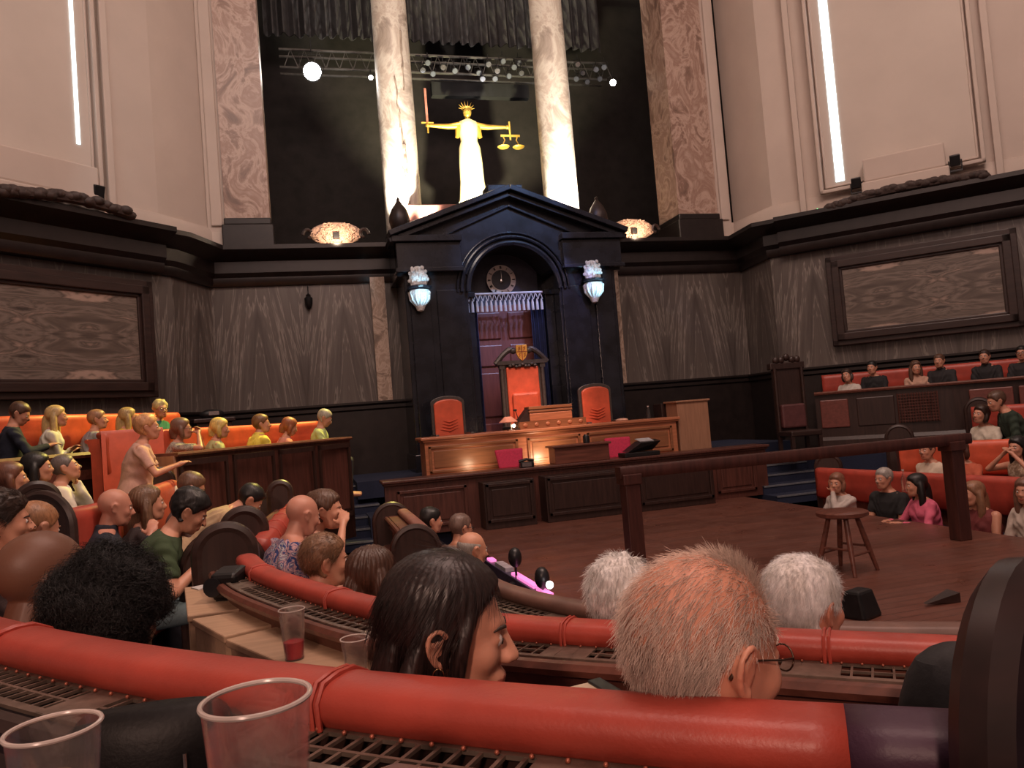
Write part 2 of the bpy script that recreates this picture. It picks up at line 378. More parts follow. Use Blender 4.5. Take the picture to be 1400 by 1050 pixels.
# ------------------------------------------------------------------ framed onyx panels
def framed(pl, x0, x1, ytl, yref, z0, z1, label):
    a = PL(x0, yref, *pl); b = PL(x1, yref, *pl); d = Vector((b.x-a.x, b.y-a.y)); W = d.length; ang = math.atan2(d.y, d.x)
    t = thing('framed_panel', label, 'wall panel', (a.x, a.y, 0), ang, local=True)
    m = MB().bb(.28, W-.28, -.08, -.02, z0+.28, z1-.28); o = m.build('stone_panel', ONYX, t)
    m = MB()
    for (i, w_, pr) in ((0, .12, .10), (.10, .14, .16), (.22, .07, .11)):
        m.bb(i, i+w_, -pr, -.01, z0+i, z1-i); m.bb(W-i-w_, W-i, -pr, -.01, z0+i, z1-i); m.bb(i, W-i, -pr, -.01, z0+i, z0+i+w_); m.bb(i, W-i, -pr, -.01, z1-i-w_, z1-i)
    m.build('frame', DARKW, t, bevel=.015)
    return t
framed((-1, 1, 20.0), -200, 208, 0, 470, 2.43, 4.33, 'dark framed panel of brown banded stone on the left marble wall')
framed((1, 1, 19.2), 1133, 1398, 0, 400, 2.53, 4.3, 'dark framed panel of brown banded stone on the right marble wall')

# ------------------------------------------------------------------ portal
FY = 14.0
t = thing('doorway_surround', 'huge black pedimented doorway surround behind the judge chair', 'doorway surround', (XC, FY, .5))
def fr(y0): return lambda a, b, d: (XC+a, y0+d, b)
arc = [(.87*math.cos(R(k)), 4.05+.87*math.sin(R(k))) for k in range(0, 181, 9)]
for s in (-1, 1):
    m = MB(); m.bb(XC+s*.90, XC+s*2.08, FY, 15.2, .5, 4.42); m.bb(XC+s*.9, XC+s*2.12, FY-.06, 15.2, .5, 1.1); m.bb(XC+s*1.62, XC+s*2.0, FY-.05, FY, 1.15, 4.4); m.bb(XC+s*.95, XC+s*1.5, FY-.03, FY, 1.2, 4.1)
    m.build('pier', BLACKW, t, bevel=.015)
m = MB(); m.prism([(-2.2, 4.38), (-2.2, 5.08), (0, 5.86), (2.2, 5.08), (2.2, 4.38), (.9, 4.38)]+[(a, b) for a, b in arc if a > .01 and b > 4.38] + [(0, 4.92)] + [(a, b) for a, b in arc if a < -.01 and b > 4.38] + [(-.9, 4.38)], fr(FY-.02), 1.2)
m.build('tympanum', BLACKW, t)
m = MB()
for s in (-1, 1):
    for (off, th, pr, L) in ((0, .10, .30, 1.0), (-.11, .09, .20, 1.0), (-.30, .05, .08, .62)):
        a = Vector((XC+s*2.32*L, 0, 5.12+off+(0 if L == 1 else .24))); b = Vector((XC, 0, 5.97+off)); d = b-a; ang = math.atan2(d.z, d.x)
        c = (a+b)/2; m.box((c.x, FY-pr/2+.2, c.z), (d.length, pr+.4, th), ry=-ang)
m.build('raking_cornice', BLACKW, t, bevel=.012)
for s in (-1, 1):
    m = MB(); m.bb(XC+s*.98, XC+s*2.28, FY-.22, FY+.1, 4.98, 5.1); m.bb(XC+s*1.0, XC+s*2.2, FY-.14, FY+.1, 4.5, 4.98); m.bb(XC+s*.98, XC+s*2.24, FY-.2, FY+.1, 4.42, 4.5)
    m.build('entablature', BLACKW, t, bevel=.012)
m = MB()
for rr, w_, y in ((.90, .05, FY-.07), (1.02, .035, FY-.05), (1.10, .02, FY-.04)):
    m.tube([(XC+rr*math.cos(R(k)), y, 4.05+rr*math.sin(R(k))) for k in range(0, 181, 6)], w_, 8)
m.build('arch_moulding', BLACKW, t, smooth=True)
m = MB().bb(XC-.95, XC+.95, 14.85, 15.2, .5, 5.0); m.build('recess_back', BLACKW, t)
for s in (-1, 1):
    m = MB(); m.bb(XC+s*.72, XC+s*.9, 14.35, 14.85, .5, 4.1); m.bb(XC+s*.70, XC+s*.92, 14.3, 14.85, 4.0, 4.1); m.build('inner_pilaster', BLACKW, t, bevel=.01)
m = MB().bb(XC-.35, XC+.35, FY+.05, FY+.5, 5.7, 6.12); m.build('apex_block', BLACKW, t, bevel=.02)
for s, nm in ((-1, 'left'), (1, 'right')):
    x = XC + s*2.02; z = 5.1
    f = thing('urn_finial', 'dark acorn shaped urn finial on the %s end of the pediment' % nm, 'urn', (x, FY+.45, z), local=True)
    MB().bb(-.2, .2, -.2, .2, 0, .16).build('plinth', BLACKW, f, bevel=.02)
    MB().lathe([(.12, .16), (.08, .2), (.17, .3), (.2, .42), (.19, .52), (.14, .66), (.07, .76), (.03, .82), (.035, .86), (0, .9)], n=20).build('urn_body', plain('dark bronze', (.03,.018,.014), .45, .4), f, smooth=True)
# door behind
CLY = 14.8
d = bpy.data.objects.new('door_1', None); COL.objects.link(d); d.location = (XC, CLY, .78); d['kind'] = 'structure'
DOORW = wood('maroon door wood', (.16, .05, .045), .4, .2, axis=2)
m = MB().bb(XC-.78, XC+.72, CLY, CLY+.06, .78, 3.9)
m.build('door_leaf', DOORW, d, bevel=.01)
m = MB()
for x0, x1 in ((-.70, -.12), (.04, .62)):
    for z0, z1 in ((.95, 1.55), (1.68, 2.55), (2.68, 3.1), (3.22, 3.75)):
        m.bb(XC+x0, XC+x1, CLY-.035, CLY, z0, z1)
m.build('raised_panel', DOORW, d, bevel=.03)
MB().bb(XC-.78, XC+.72, CLY-.01, CLY+.05, 3.9, 4.95).build('door_fanlight', plain('dark blue panel', (.03,.03,.05), .5), d)
# clock
ck = PY(685, 383, CLY-.1); c = thing('wall_clock', 'round clock with roman numeral ring above the door', 'clock', ck, local=True)
m = MB()
for k in range(48):
    a0, a1 = 2*PI*k/48, 2*PI*(k+1)/48
    m.add([(r_*math.cos(a), y, r_*math.sin(a)) for a in (a0, a1) for r_, y in ((.20, -.02), (.30, -.02), (.30, .02), (.20, .02))], [(0,1,5,4),(1,2,6,5),(2,3,7,6),(3,0,4,7)])
m.build('numeral_ring', plain('dull gold ring', (.42,.37,.34), .5, .3), c)
m = MB(); NUM = ['XII','I','II','III','IV','V','VI','VII','VIII','IX','X','XI']
for k, s_ in enumerate(NUM):
    a = PI/2 - k*PI/6; rad = Vector((math.cos(a), 0, math.sin(a))); tan = Vector((math.sin(a), 0, -math.cos(a))); w_ = .016; x = -(sum({'I': .55, 'V': 1.4, 'X': 1.4}[q] for q in s_))*w_/2
    for q in s_:
        ww = {'I': .55, 'V': 1.4, 'X': 1.4}[q]*w_; segs = {'I': [(.5,0,.5,1)], 'V': [(0,1,.5,0),(1,1,.5,0)], 'X': [(0,0,1,1),(0,1,1,0)]}[q]
        for (x0, y0, x1, y1) in segs:
            p0 = rad*(.222+.056*y0)+tan*(x+ww*x0); p1 = rad*(.222+.056*y1)+tan*(x+ww*x1)
            m.tube([p0+Vector((0,-.026,0)), p1+Vector((0,-.026,0))], .0038, 4)
        x += ww
m.build('numerals', METAL, c)
m = MB(); m.lathe([(.2, 0), (.2, .015), (.0, .02)], n=40)
for i, v in enumerate(m.v): m.v[i] = (v[0], -v[2], v[1])
m.build('dial', plain('dark dial', (.02,.02,.03), .4), c)
m = MB(); m.tube([(0,-.035,-.03),(0,-.035,.17)], [.012,.004], 6); m.tube([(0,-.032,0),(.004,-.032,.11)], [.014,.008], 6); m.ell((0,-.03,-.02), (.045,.02,.045)); m.build('hands', CHROME, c, smooth=True)
# fringed pelmet
a = PY(637, 403, CLY-.45); b = PY(738, 399, CLY-.45)
f = thing('fringed_pelmet', 'white tasselled fringe hanging across the doorway under the clock', 'fringe', ((a.x+b.x)/2, a.y, a.z))
FR = plain('pale fringe thread', (.45, .42, .45), .8); m = MB(); n_ = 17; zt = (a.z+b.z)/2
m.tube([(a.x-.05, a.y, zt), (b.x+.05, a.y, zt)], .022, 8)
m.build('rod', FR, f, smooth=True)
m = MB(); q = MB()
for k in range(n_):
    x0 = a.x+(b.x-a.x)*k/(n_-1); x1 = a.x+(b.x-a.x)*(k+.5)/(n_-1)
    m.tube([(x0, a.y, zt), (x1, a.y, zt-.14)], .008, 5); m.tube([(x0, a.y, zt), (2*x0-x1, a.y, zt-.14)], .008, 5)
    q.tube([(x0+.02, a.y, zt-.13), (x0+.02, a.y, zt-.2), (x0+.02, a.y, zt-.35)], [.012, .026, .03], 8)
m.build('netting', FR, f); q.build('tassels', FR, f, smooth=True)
# blue drape right and left of the door
BLUED = plain('navy drape', (.02, .028, .085), .85)
for nm, x0, x1 in (('right', XC+.45, XC+.74), ('left', XC-.74, XC-.66)):
    m = MB(); pts = [(x0+(x1-x0)*i/30, CLY-.32+.03*math.sin(i*1.4)) for i in range(31)]
    m.sweep(pts, [(0, .8), (0, 4.0), (.01, 4.0), (.01, .8)])
    tag(m.build('curtain', BLUED, smooth=True, origin=(x0, CLY-.3, .8)), 'dark blue curtain hanging at the %s side of the doorway' % nm, 'curtain')
# carved brackets under blue light
WHITEC = plain('white carved stone', (.62, .64, .66), .6, 0, .3, 30, .6)
for nm, (px, py) in (('left', (573, 395)), ('right', (811, 385))):
    q = PY(px, py, FY-.2); c = thing('carved_bracket', 'blue lit carved white stone bracket on the %s pier of the doorway' % nm, 'carving', q, local=True)
    m = MB(); rnd = random.Random(3)
    m.ell((0, 0, .18), (.17, .12, .24), 14, 10)
    for k in range(46):
        a_ = rnd.uniform(0, 2*PI); z = rnd.uniform(0, .38); r_ = .17*math.sqrt(max(0, 1-((z-.18)/.25)**2)); m.ell((r_*math.cos(a_), -abs(.12*math.sin(a_)), z), (.03,.03,.035), 6, 4)
    m.build('carved_head', WHITEC, c, smooth=True)
    MB().lathe([(.1, -.03), (.23, 0), (.24, .03), (.17, .06)], n=18).build('shelf', BLACKW, c)
    m = MB(); m.lathe([(0, -.42), (.06, -.40), (.09, -.33), (.07, -.28), (.16, -.2), (.2, -.1), (.18, -.03)], n=18)
    for k in range(12): a_ = 2*PI*k/12; m.tube([(.19*math.cos(a_), .19*math.sin(a_), -.06), (.17*math.cos(a_), .17*math.sin(a_), -.2), (.07*math.cos(a_), .07*math.sin(a_), -.32)], .02, 6)
    m.build('corbel', WHITEC, c, smooth=True)
# tan marble strips beside the portal
for x in (-2.66, 2.29):
    struct(MB().bb(x, x+.28, YB-.1, YB, ZM0, ZM1).build('trim_marble_strip', STRIPM))
# ------------------------------------------------------------------ columns, statue, parapet
for nm, (px, py) in (('left', (549, 250)), ('right', (767, 270))):
    q = PY(px, py, 16.0); c = thing('marble_column', '%s tall marble column uplit behind the black pediment' % nm, 'column', (q.x, 16.0, 5.2), local=True)
    prof = [(.385, .3), (.385, 3.2), (.365, 6), (.34, 9)]
    MB().lathe(prof, n=48).build('shaft', COLM, c, smooth=True)
    MB().lathe([(.5, 0), (.5, .1), (.46, .14), (.47, .2), (.42, .24), (.4, .3), (.3, .3)], n=40).build('base', COLM, c, smooth=True)
    m = MB(); rnd = random.Random(5)
    if nm == 'left':
        for br in range(5):
            aa = -PI/2+.12+.05*br*(-1)**br; z = (.35,.5,1.5,2.6,3.4)[br]; L = (20,14,16,12,14)[br]; pts = []; rr = []
            for j in range(L):
                aa += rnd.uniform(-.05,.05); pts.append((.372*math.cos(aa), .372*math.sin(aa), z+.1*j)); rr.append(rnd.uniform(.016,.045 if br < 2 else .03))
            m.tube(pts, rr, 5)
        m.build('dark_vein', plain('brown vein stain', (.34,.27,.21), .5), c)
q = PY(612, 285, 15.65)
tag(MB().bb(-1.75, 1.1, 15.5, 15.7, 5.2, q.z+.05).build('parapet', plain('red brown stone', (.26,.10,.075), .5), bevel=.02, origin=(0,15.6,5.2)), 'low red brown parapet wall between the two marble columns', 'parapet')
# statue
sf = PY(648, 277, 17.2); st = PY(637, 143, 17.2); H = st.z - sf.z; s_ = H/1.0
c = thing('justice_statue', 'floodlit golden statue of a crowned robed figure holding sword and scales between the columns', 'statue', sf, local=True)
ROBE = plain('pale gilded robe', (.86, .76, .50), .4, .2, .08, 20)
m = MB(); m.lathe([(.30, -.25), (.27, -.05), (.2, 0)], n=20); m.build('pedestal', GOLD, c, smooth=True)
m = MB(); W = .19*s_
for (z, a_, b_) in ():
    pass
def lofte(rings, n=24):
    mm = MB(); vs = []
    for (x, y, z, rx, ry) in rings:
        for k in range(n): vs.append((x+rx*math.cos(2*PI*k/n), y+ry*math.sin(2*PI*k/n), z))
    fs = [(i*n+k, i*n+(k+1)%n, (i+1)*n+(k+1)%n, (i+1)*n+k) for i in range(len(rings)-1) for k in range(n)]
    fs += [tuple(range(n-1,-1,-1)), tuple((len(rings)-1)*n+k for k in range(n))]
    return mm.add(vs, fs)
rb = lofte([(0,0,0,.155,.13),(0,0,.04,.145,.12),(0,0,.2,.125,.1),(0,0,.4,.12,.09),(0,0,.55,.11,.085),(0,0,.62,.085,.07),(0,0,.70,.095,.075),(0,0,.78,.10,.07),(0,0,.82,.09,.05),(0,0,.84,.04,.04)])
rb.v = [(x*s_*(1+.05*math.sin(14*math.atan2(y, x+1e-9)))*(1 if z > .6 else 1), y*s_*(1+.05*math.sin(14*math.atan2(y, x+1e-9))), z*s_) for x, y, z in rb.v]
rb.build('robe', ROBE, c, smooth=True)
m = MB(); m.ell((0,-.01*s_,.915*s_), (.043*s_,.05*s_,.06*s_)); m.tube([(0,0,.82*s_),(0,-.005*s_,.9*s_)], .028*s_, 10); m.ell((0,-.06*s_,.905*s_), (.008*s_,.014*s_,.014*s_))
for s in (-1, 1):
    m.tube([(s*.085*s_,0,.785*s_),(s*.2*s_,-.01,.77*s_),(s*.39*s_,-.01,.775*s_)], [.036*s_,.028*s_,.016*s_], 10)
    m.tube([(s*.09*s_,0,.76*s_),(s*.12*s_,.0,.66*s_)], [.04*s_,.02*s_], 8)
    m.ell((s*.41*s_,-.01,.775*s_), (.024*s_,.02*s_,.022*s_))
m.build('figure', GOLD, c, smooth=True)
m = MB(); m.lathe([(.05*s_,.945*s_),(.052*s_,.965*s_),(.046*s_,.965*s_),(.046*s_,.945*s_)], n=16)
for k in range(8): a_ = PI*k/7; m.tube([(.05*s_*math.cos(a_),0,.955*s_+.03*s_*math.sin(a_)),(.085*s_*math.cos(a_),0,.965*s_+.075*s_*math.sin(a_))], [.006*s_,.001], 5)
m.build('crown', GOLD, c)
m = MB(); x = -.41*s_; m.box((x, -.02, .945*s_+.06), (.022*s_, .01, .36*s_)); m.build('sword_blade', plain('dull red blade', (.5,.2,.14), .4, .5), c)  # blade has one dull red, half metallic colour
m = MB(); m.box((x, -.02, .80*s_), (.12*s_, .02, .014*s_)); m.tube([(x,-.02,.70*s_),(x,-.02,.8*s_)], .01*s_, 8); m.build('sword_hilt', GOLD, c)
m = MB(); x = .43*s_; m.tube([(x,-.02,.64*s_),(x,-.02,.83*s_)], .01*s_, 8); m.box((x, -.02, .685*s_), (.20*s_, .02, .02*s_)); m.build('scale_beam', GOLD, c)
for s in (-1, 1):
    m = MB(); xx = x+s*.08*s_; m.tube([(xx,-.02,.685*s_),(xx-s*.02*s_,-.02,.64*s_),(xx+.0*s_,-.02,.60*s_),(xx-s*.045*s_*0,-.02,.575*s_)], .006*s_, 6); m.lathe([(.0,.555*s_),(.05*s_,.56*s_),(.062*s_,.572*s_),(.0,.57*s_)], c=(xx,-.02,0), n=16); m.build('scale_pan', GOLD, c)
# carved cartouches on the cornice
for nm, (px, py) in (('left', (460, 325)), ('right', (866, 316))):
    q = PY(px, py, 14.95); c = thing('carved_cartouche', 'lit scrolled cartouche standing on the cornice %s of the pediment' % nm, 'carving', (q.x, q.y, 5.2), local=True)
    CA = plain('warm carved stone', (.50, .33, .24), .6, 0, .4, 25, .8); m = MB(); rnd = random.Random(9)
    m.ell((0, .05, .24), (.5, .07, .23), 24, 10)
    for k in range(70):
        a_ = rnd.uniform(0, 2*PI); r_ = math.sqrt(rnd.random()); x, z = .46*r_*math.cos(a_), .24+.2*r_*math.sin(a_)
        m.tube([(x+.05*math.cos(j*.9+k)*(1-j/7), -.01-.02*rnd.random(), z+.045*math.sin(j*.9+k)*(1-j/7)) for j in range(6)], .012, 5)
    m.build('scrollwork', CA, c, smooth=True)
    MB().bb(-.06, .05, -.09, -.02, .12, .24).build('lamp', METAL, c)
    for s in (-1, 1):
        m = MB(); m.tube([(s*(.52+.10*math.cos(a_/3)*(1-a_/22)), .03, .22+.13*math.sin(a_/3)*(1-a_/22)) for a_ in range(16)], .035, 8); m.build('side_scroll', DARKW, c, smooth=True)
# black drapes high behind the columns
m = MB(); pts = [(-4.4+8.6*i/240, 18.6+.10*math.sin(i*.9)+.05*math.sin(i*.37)) for i in range(241)]
zz = PY(640, 60, 18.6).z
m.sweep(pts, [(0, zz), (0, 14), (.02, 14), (.02, zz)])
DR = plain('grey black stage drape', (.045, .043, .046), .75)
tag(m.build('stage_drape', DR, smooth=True, origin=(0,18.6,zz)), 'gathered dark grey drapes hanging above the lighting truss', 'drape')
# lighting truss
zt = PY(600, 100, 17.8).z
t = thing('lighting_truss', 'long horizontal black lighting truss behind the columns', 'truss', (-.3, 17.8, zt))
m = MB()
for dy, dz in ((0,0),(0,.42),(.35,.0),(.35,.42)): m.tube([(-4.1, 17.8+dy, zt+dz), (3.9, 17.8+dy, zt+dz)], .03, 8)
for k in range(26):
    x = -4+.31*k; m.tube([(x, 17.8, zt), (x+.155, 17.8, zt+.42), (x+.31, 17.8, zt)], .014, 6)
TR = plain('dull grey truss metal', (.10,.095,.09), .4, .6); m.build('chords', TR, t, smooth=True)
def parcan(px, py, Y, aim, label, lit=0, sc=1, grp=None):
    q = PY(px, py, Y); c = thing('stage_light', label, 'stage light', q, group=grp)
    v = (Vector(aim)-q).normalized(); m = MB(); L = .24*sc; r = .085*sc
    m.tube([q-v*L, q-v*L*.8, q-v*L*.3, q], [r*.5, r*.75, r, r*1.05], 16); m.build('housing', METAL, c, smooth=True)
    m = MB(); m.tube([q+v*.002, q+v*.012], r*.9, 16)
    m.build('lens', LENS[lit], c)
    m = MB(); side = v.cross(Vector((0,0,1))).normalized(); p0 = q-v*L*.4
    m.tube([p0+side*r*1.2, p0+side*r*1.3+Vector((0,0,.16*sc)), p0-side*r*1.3+Vector((0,0,.16*sc)), p0-side*r*1.2], .008, 6)
    m.tube([p0+Vector((0,0,.16*sc)), p0+Vector((0,0,.30*sc))], .012, 6); m.build('yoke', METAL, c)
    return c
LENS = [plain('dark lens', (.12,.13,.15), .08, .2), emis('lit lamp lens', (1, .93, .82), 40), emis('very bright lamp lens', (1, .95, .88), 90), plain('reflecting lens', (.5,.5,.5), .12, .9)]
parcan(427, 98, 17.5, CAM, 'biggest and brightest stage light glaring at the left end of the truss', 2, 2.5)
parcan(507, 106, 17.5, CAM, 'small lit stage light just left of the left marble column', 1, .65)
parcan(838, 113, 17.5, CAM, 'round lit stage light right of the right marble column', 1, 1.0)
rnd = random.Random(11)
for k, (px, py) in enumerate([(578,96),(592,101),(655,100),(680,97),(696,104),(703,92),(713,100),(788,108),(803,112),(790,88),(815,95),(585,86),(606,92),(622,97),(640,92),(668,88),(688,84),(709,86),(797,100),(820,108),(826,92),(660,108),(677,108)]):
    parcan(px, py, 17.6+rnd.uniform(-.1,.2), (rnd.uniform(-3,2), 5, 2), 'unlit black stage light hung in the row along the truss', 3 if k % 3 == 0 else 0, .8, 'unlit stage lights along the truss')
tag(MB().bb(PY(590,130,18.2).x, PY(722,130,18.2).x, 18.1, 18.3, PY(650,134,18.2).z, PY(650,116,18.2).z).build('border_panel', BLACKF, origin=(0,18.2,9)), 'long black border panel just under the lighting truss', 'border')
# swags and small uplighters on the side cornices
SW = plain('dusty dark carved fruit', (.05,.032,.027), .7, 0, .4, 12, .6)
def swag(pl, pts, label):
    m = MB(); q = [PL(px, py, *pl) for px, py in pts]; off = Vector((pl[0], pl[1], 0)).normalized()*-.52; path = catmull([v+off for v in q], 10); rnd = random.Random(2)
    for p in path: m.ell(p+Vector((rnd.uniform(-.03,.03), rnd.uniform(-.03,.03), rnd.uniform(-.02,.04))), (.11,.11,.075), 8, 6)
    m.tube(path, .08, 8); tag(m.build('carved_swag', SW, smooth=True, origin=path[len(path)//2]), label, 'carving')
swag(PLL, [(-30,272),(30,276),(90,285),(150,302)], 'dark carved swag of fruit lying on the left cornice under the window')
swag(PLR, [(1140,292),(1170,281),(1230,266),(1300,254),(1345,250)], 'dark carved swag of fruit lying on the right cornice under the window')
for px, py, pl, nm in ((120,272,PLL,'on the left cornice beside the window sill'), (1173,258,PLR,'at the left end of the right window sill'), (1306,228,PLR,'at the right end of the right window sill')):
    q = PL(px, py, *pl) - Vector((pl[0], pl[1], 0)).normalized()*.25; c = thing('floodlight', 'small dark floodlight standing '+nm, 'floodlight', (q.x, q.y, q.z-.14), math.atan2(-pl[0]*1.0, 1), local=True)
    MB().box((0,0,.2), (.17,.14,.2), rx=.3).build('housing', METAL, c, bevel=.015); MB().tube([(-.1,0,.0),(-.1,0,.2)], .012).tube([(.1,0,0),(.1,0,.2)], .012).bb(-.11,.11,-.03,.03,-.01,.02).build('bracket', METAL, c)
q = PL(1119, 288, *PLR) + Vector((-.08,-.08,0))
c = thing('sensor_light', 'tiny box with a green light on the plaster left of the right window', 'sensor', q, R(-45), local=True)
MB().bb(-.05,.05,0,.05,-.03,.03).build('casing', PLASTER, c, bevel=.005); MB().ell((0,-.01,0), (.018,.01,.018)).build('lamp', emis('green led', (.1,1,.35), 3), c)
# wall lantern on the left marble
q = PY(422, 412, YB-.1); c = thing('wall_lantern', 'small dark lantern hanging on the back marble wall left of the doorway', 'lantern', q, local=True)
MB().lathe([(0,-.16),(.03,-.14),(.07,-.05),(.08,.06),(.04,.1),(.05,.12),(0,.16)], n=12).build('lantern_body', METAL, c, smooth=True); MB().tube([(0,.09,.3),(0,0,.3),(0,0,.15)], .01).build('hook', METAL, c)
# ------------------------------------------------------------------ judge's bench and everything on it
def panel_front(m, x0, x1, y, z0, z1, w_=.05, pr=.03):
    m.bb(x0, x1, y-pr, y, z0, z0+w_); m.bb(x0, x1, y-pr, y, z1-w_, z1); m.bb(x0, x0+w_, y-pr, y, z0, z1); m.bb(x1-w_, x1, y-pr, y, z0, z1)
    m.bb(x0+w_*1.8, x1-w_*1.8, y-pr*.5, y, z0+w_*1.8, z1-w_*1.8)
DX0, DX1 = PY(577,598,12.4).x, PY(926,571,12.4).x
t = thing('judge_desk', 'long panelled warm oak judge desk lit by small spots on the raised platform', 'desk', (0, 12.4, .3))
MB().bb(DX0+.03, DX1-.03, 12.4, 12.95, .3, 1.36).build('body', OAK, t, bevel=.01)
MB().bb(DX0-.03, DX1+.03, 12.34, 13.05, 1.375, 1.425).bb(DX0, DX1, 12.36, 13.0, 1.345, 1.375).build('desk_top', OAK, t, bevel=.012)
OAKM = wood('darker oak moulding', (.25, .10, .045), .35, .2)
for a, b in ((586,709),(722,795),(804,921)):
    m = MB(); panel_front(m, PY(a,620,12.4).x, PY(b,620,12.4).x, 12.4, .84, 1.28, .045); m.build('front_panel', OAKM, t, bevel=.01)
m = MB().bb(DX0, DX1, 12.36, 12.4, .3, .8); m.build('plinth', OAK, t)
# book rest / lectern on the desk
def atop(px, Y, z): q = PY(px, 575, Y); return q.x
t = thing('carved_bookstand', 'tiered carved oak bookstand in the middle of the judge desk', 'bookstand', (atop(752,12.6,1.4), 12.6, 1.425))
x0, x1 = atop(709,12.55,0), atop(800,12.55,0)
m = MB().bb(x0, x1, 12.5, 12.85, 1.425, 1.55)
for k in range(6): m.ell((x0+(x1-x0)*(k+.5)/6, 12.495, 1.49), (.04,.015,.035), mi=1)
m.build('lower_tier', [OAKM, OAK], t, smooth=True)
x2, x3 = atop(724,12.6,0), atop(782,12.6,0)
MB().bb(x2, x3, 12.56, 12.85, 1.55, 1.68).build('middle_tier', OAK, t, bevel=.01)
MB().bb(x2-.01, x3+.01, 12.56, 12.85, 1.695, 1.73).bb(x2+.02, x3, 12.58, 12.84, 1.68, 1.70).bb(x2-.01, x3+.01, 12.56, 12.85, 1.75, 1.80).bb(x2+.01, x3-.01, 12.58, 12.84, 1.73, 1.75).build('upper_tier', OAKM, t, bevel=.006)
m = MB(); m.add([(x2-.2,12.6,1.55),(x2,12.6,1.55),(x2,12.6,1.78),(x2-.2,12.85,1.55),(x2,12.85,1.55),(x2,12.85,1.78)], [(0,1,2),(3,5,4),(0,3,4,1),(0,2,5,3),(1,4,5,2)]); m.build('dark_wedge', DARKW, t)
q = PY(704, 572, 12.6)
t = thing('desk_lamp', 'small pink shaded desk lamp glowing beside the carved bookstand', 'lamp', (q.x-.08, 12.6, 1.425))
MB().lathe([(.07,0),(.07,.015),(.012,.03),(.012,.13)], c=(q.x-.08,12.6,1.425), n=16).build('base', CHROME, t, smooth=True)
MB().lathe([(.06,.22),(.16,.13),(.155,.12),(.055,.21)], c=(q.x-.12,12.6,1.44), n=20, close=True).build('lamp_shade', plain('pink shade', (.6,.28,.2), .5), t, smooth=True)
MB().ell((q.x-.04,12.56,1.50), (.03,.03,.03)).build('bulb', emis('warm bulb', (1,.75,.5), 12), t)
t = thing('microphone', 'thin black desk microphone on a stalk before the judge chair', 'microphone', (q.x+.02, 12.55, 1.425))
MB().lathe([(.06,0),(.06,.02),(0,.03)], c=(q.x+.02,12.55,1.425), n=16).build('base', METAL, t); MB().tube([(q.x+.02,12.55,1.44),(q.x+.04,12.55,1.62),(q.x+.01,12.55,1.74)], .007).build('stalk', METAL, t); MB().ell((q.x+.0,12.55,1.76), (.035,.02,.02)).build('head', METAL, t, smooth=True)
q = PY(887, 570, 12.7)
t = thing('water_bottle', 'clear plastic water bottle on the right end of the judge desk', 'bottle', (q.x, 12.7, 1.425))
GLASS = None
def glass():
    a = N('clear plastic'); a.set(Base_Color=(.93,.9,.88,1), Roughness=.08, IOR=1.25); a.b.inputs['Transmission Weight'].default_value = .95; a.b.inputs['Alpha'].default_value = .4; return a.m
GLASS = glass()
RIMM = plain('clouded plastic rim', (.55,.47,.43), .25)
MB().lathe([(.035,0),(.036,.12),(.03,.16),(.014,.19),(.014,.21)], c=(q.x,12.7,1.425), n=14).build('bottle_body', GLASS, t, smooth=True); MB().lathe([(.016,.21),(.016,.23)], c=(q.x,12.7,1.425), n=12).build('cap', RIMM, t)
q = PY(852, 577, 12.7); tag(MB().ell((q.x,12.75,1.44), (.12,.08,.035)).build('paper_heap', plain('peach crumpled cloth', (.6,.35,.25), .8), smooth=True, origin=(q.x,12.75,1.425)), 'small peach coloured crumpled cloth on the judge desk right of the side chair', 'cloth')
# chairs behind the desk
FRM = plain('grey brown carved frame', (.06,.05,.045), .4, .1, .3, 20)
def bench_chair(px, pyt, Y, w_, label, zt=None):
    q = PY(px, pyt, Y); x, zt = q.x, q.z; t = thing('armchair', label, 'chair', (x, Y, .78)); h = w_/2
    def arch(ww, top, bot, rise): return [(-ww, bot), (ww, bot)] + [(ww*math.cos(R(k)), top-rise+rise*math.sin(R(k))) for k in range(0, 181, 15)]
    g = lambda y0: (lambda a, b, d: (x+a, y0+d, b))
    MB().prism(arch(h, zt, 1.1, .12), g(Y), .07).build('backrest_frame', FRM, t, bevel=.01)
    p = MB().prism(arch(h*.84, zt-.06, 1.15, .10), g(Y-.04), .05).build('back_pad', LORA, t, bevel=.02)
    m = MB()
    for k in range(4): m.tube([(x-h*.55+.02*k, Y-.045, 1.53+.05*k), (x, Y-.06, 1.50+.05*k), (x+h*.5, Y-.045, 1.54+.05*k)], [.004,.014,.004], 6)
    m.build('leather_crease', LORA, t, smooth=True)
    MB().bb(x-h, x+h, Y-.55, Y+.02, 1.12, 1.25).build('seat', LORA, t, bevel=.03)
    for s in (-1, 1):
        MB().bb(x+s*h-.03, x+s*h+.03, Y-.5, Y, 1.40, 1.45).bb(x+s*h-.025, x+s*h+.025, Y-.48, Y-.43, 1.2, 1.42).build('armrest', FRM, t, bevel=.01)
        for yy in (Y-.5, Y+.02): MB().bb(x+s*h*.92-.025, x+s*h*.92+.025, yy-.025, yy+.025, .78, 1.14).build('leg', FRM, t)
    return t
bench_chair(611, 541, 13.3, .60, 'orange leather armchair with a rounded back at the left end behind the judge desk')
bench_chair(812, 524, 13.3, .64, 'orange leather armchair with a rounded back right of the tall judge chair')
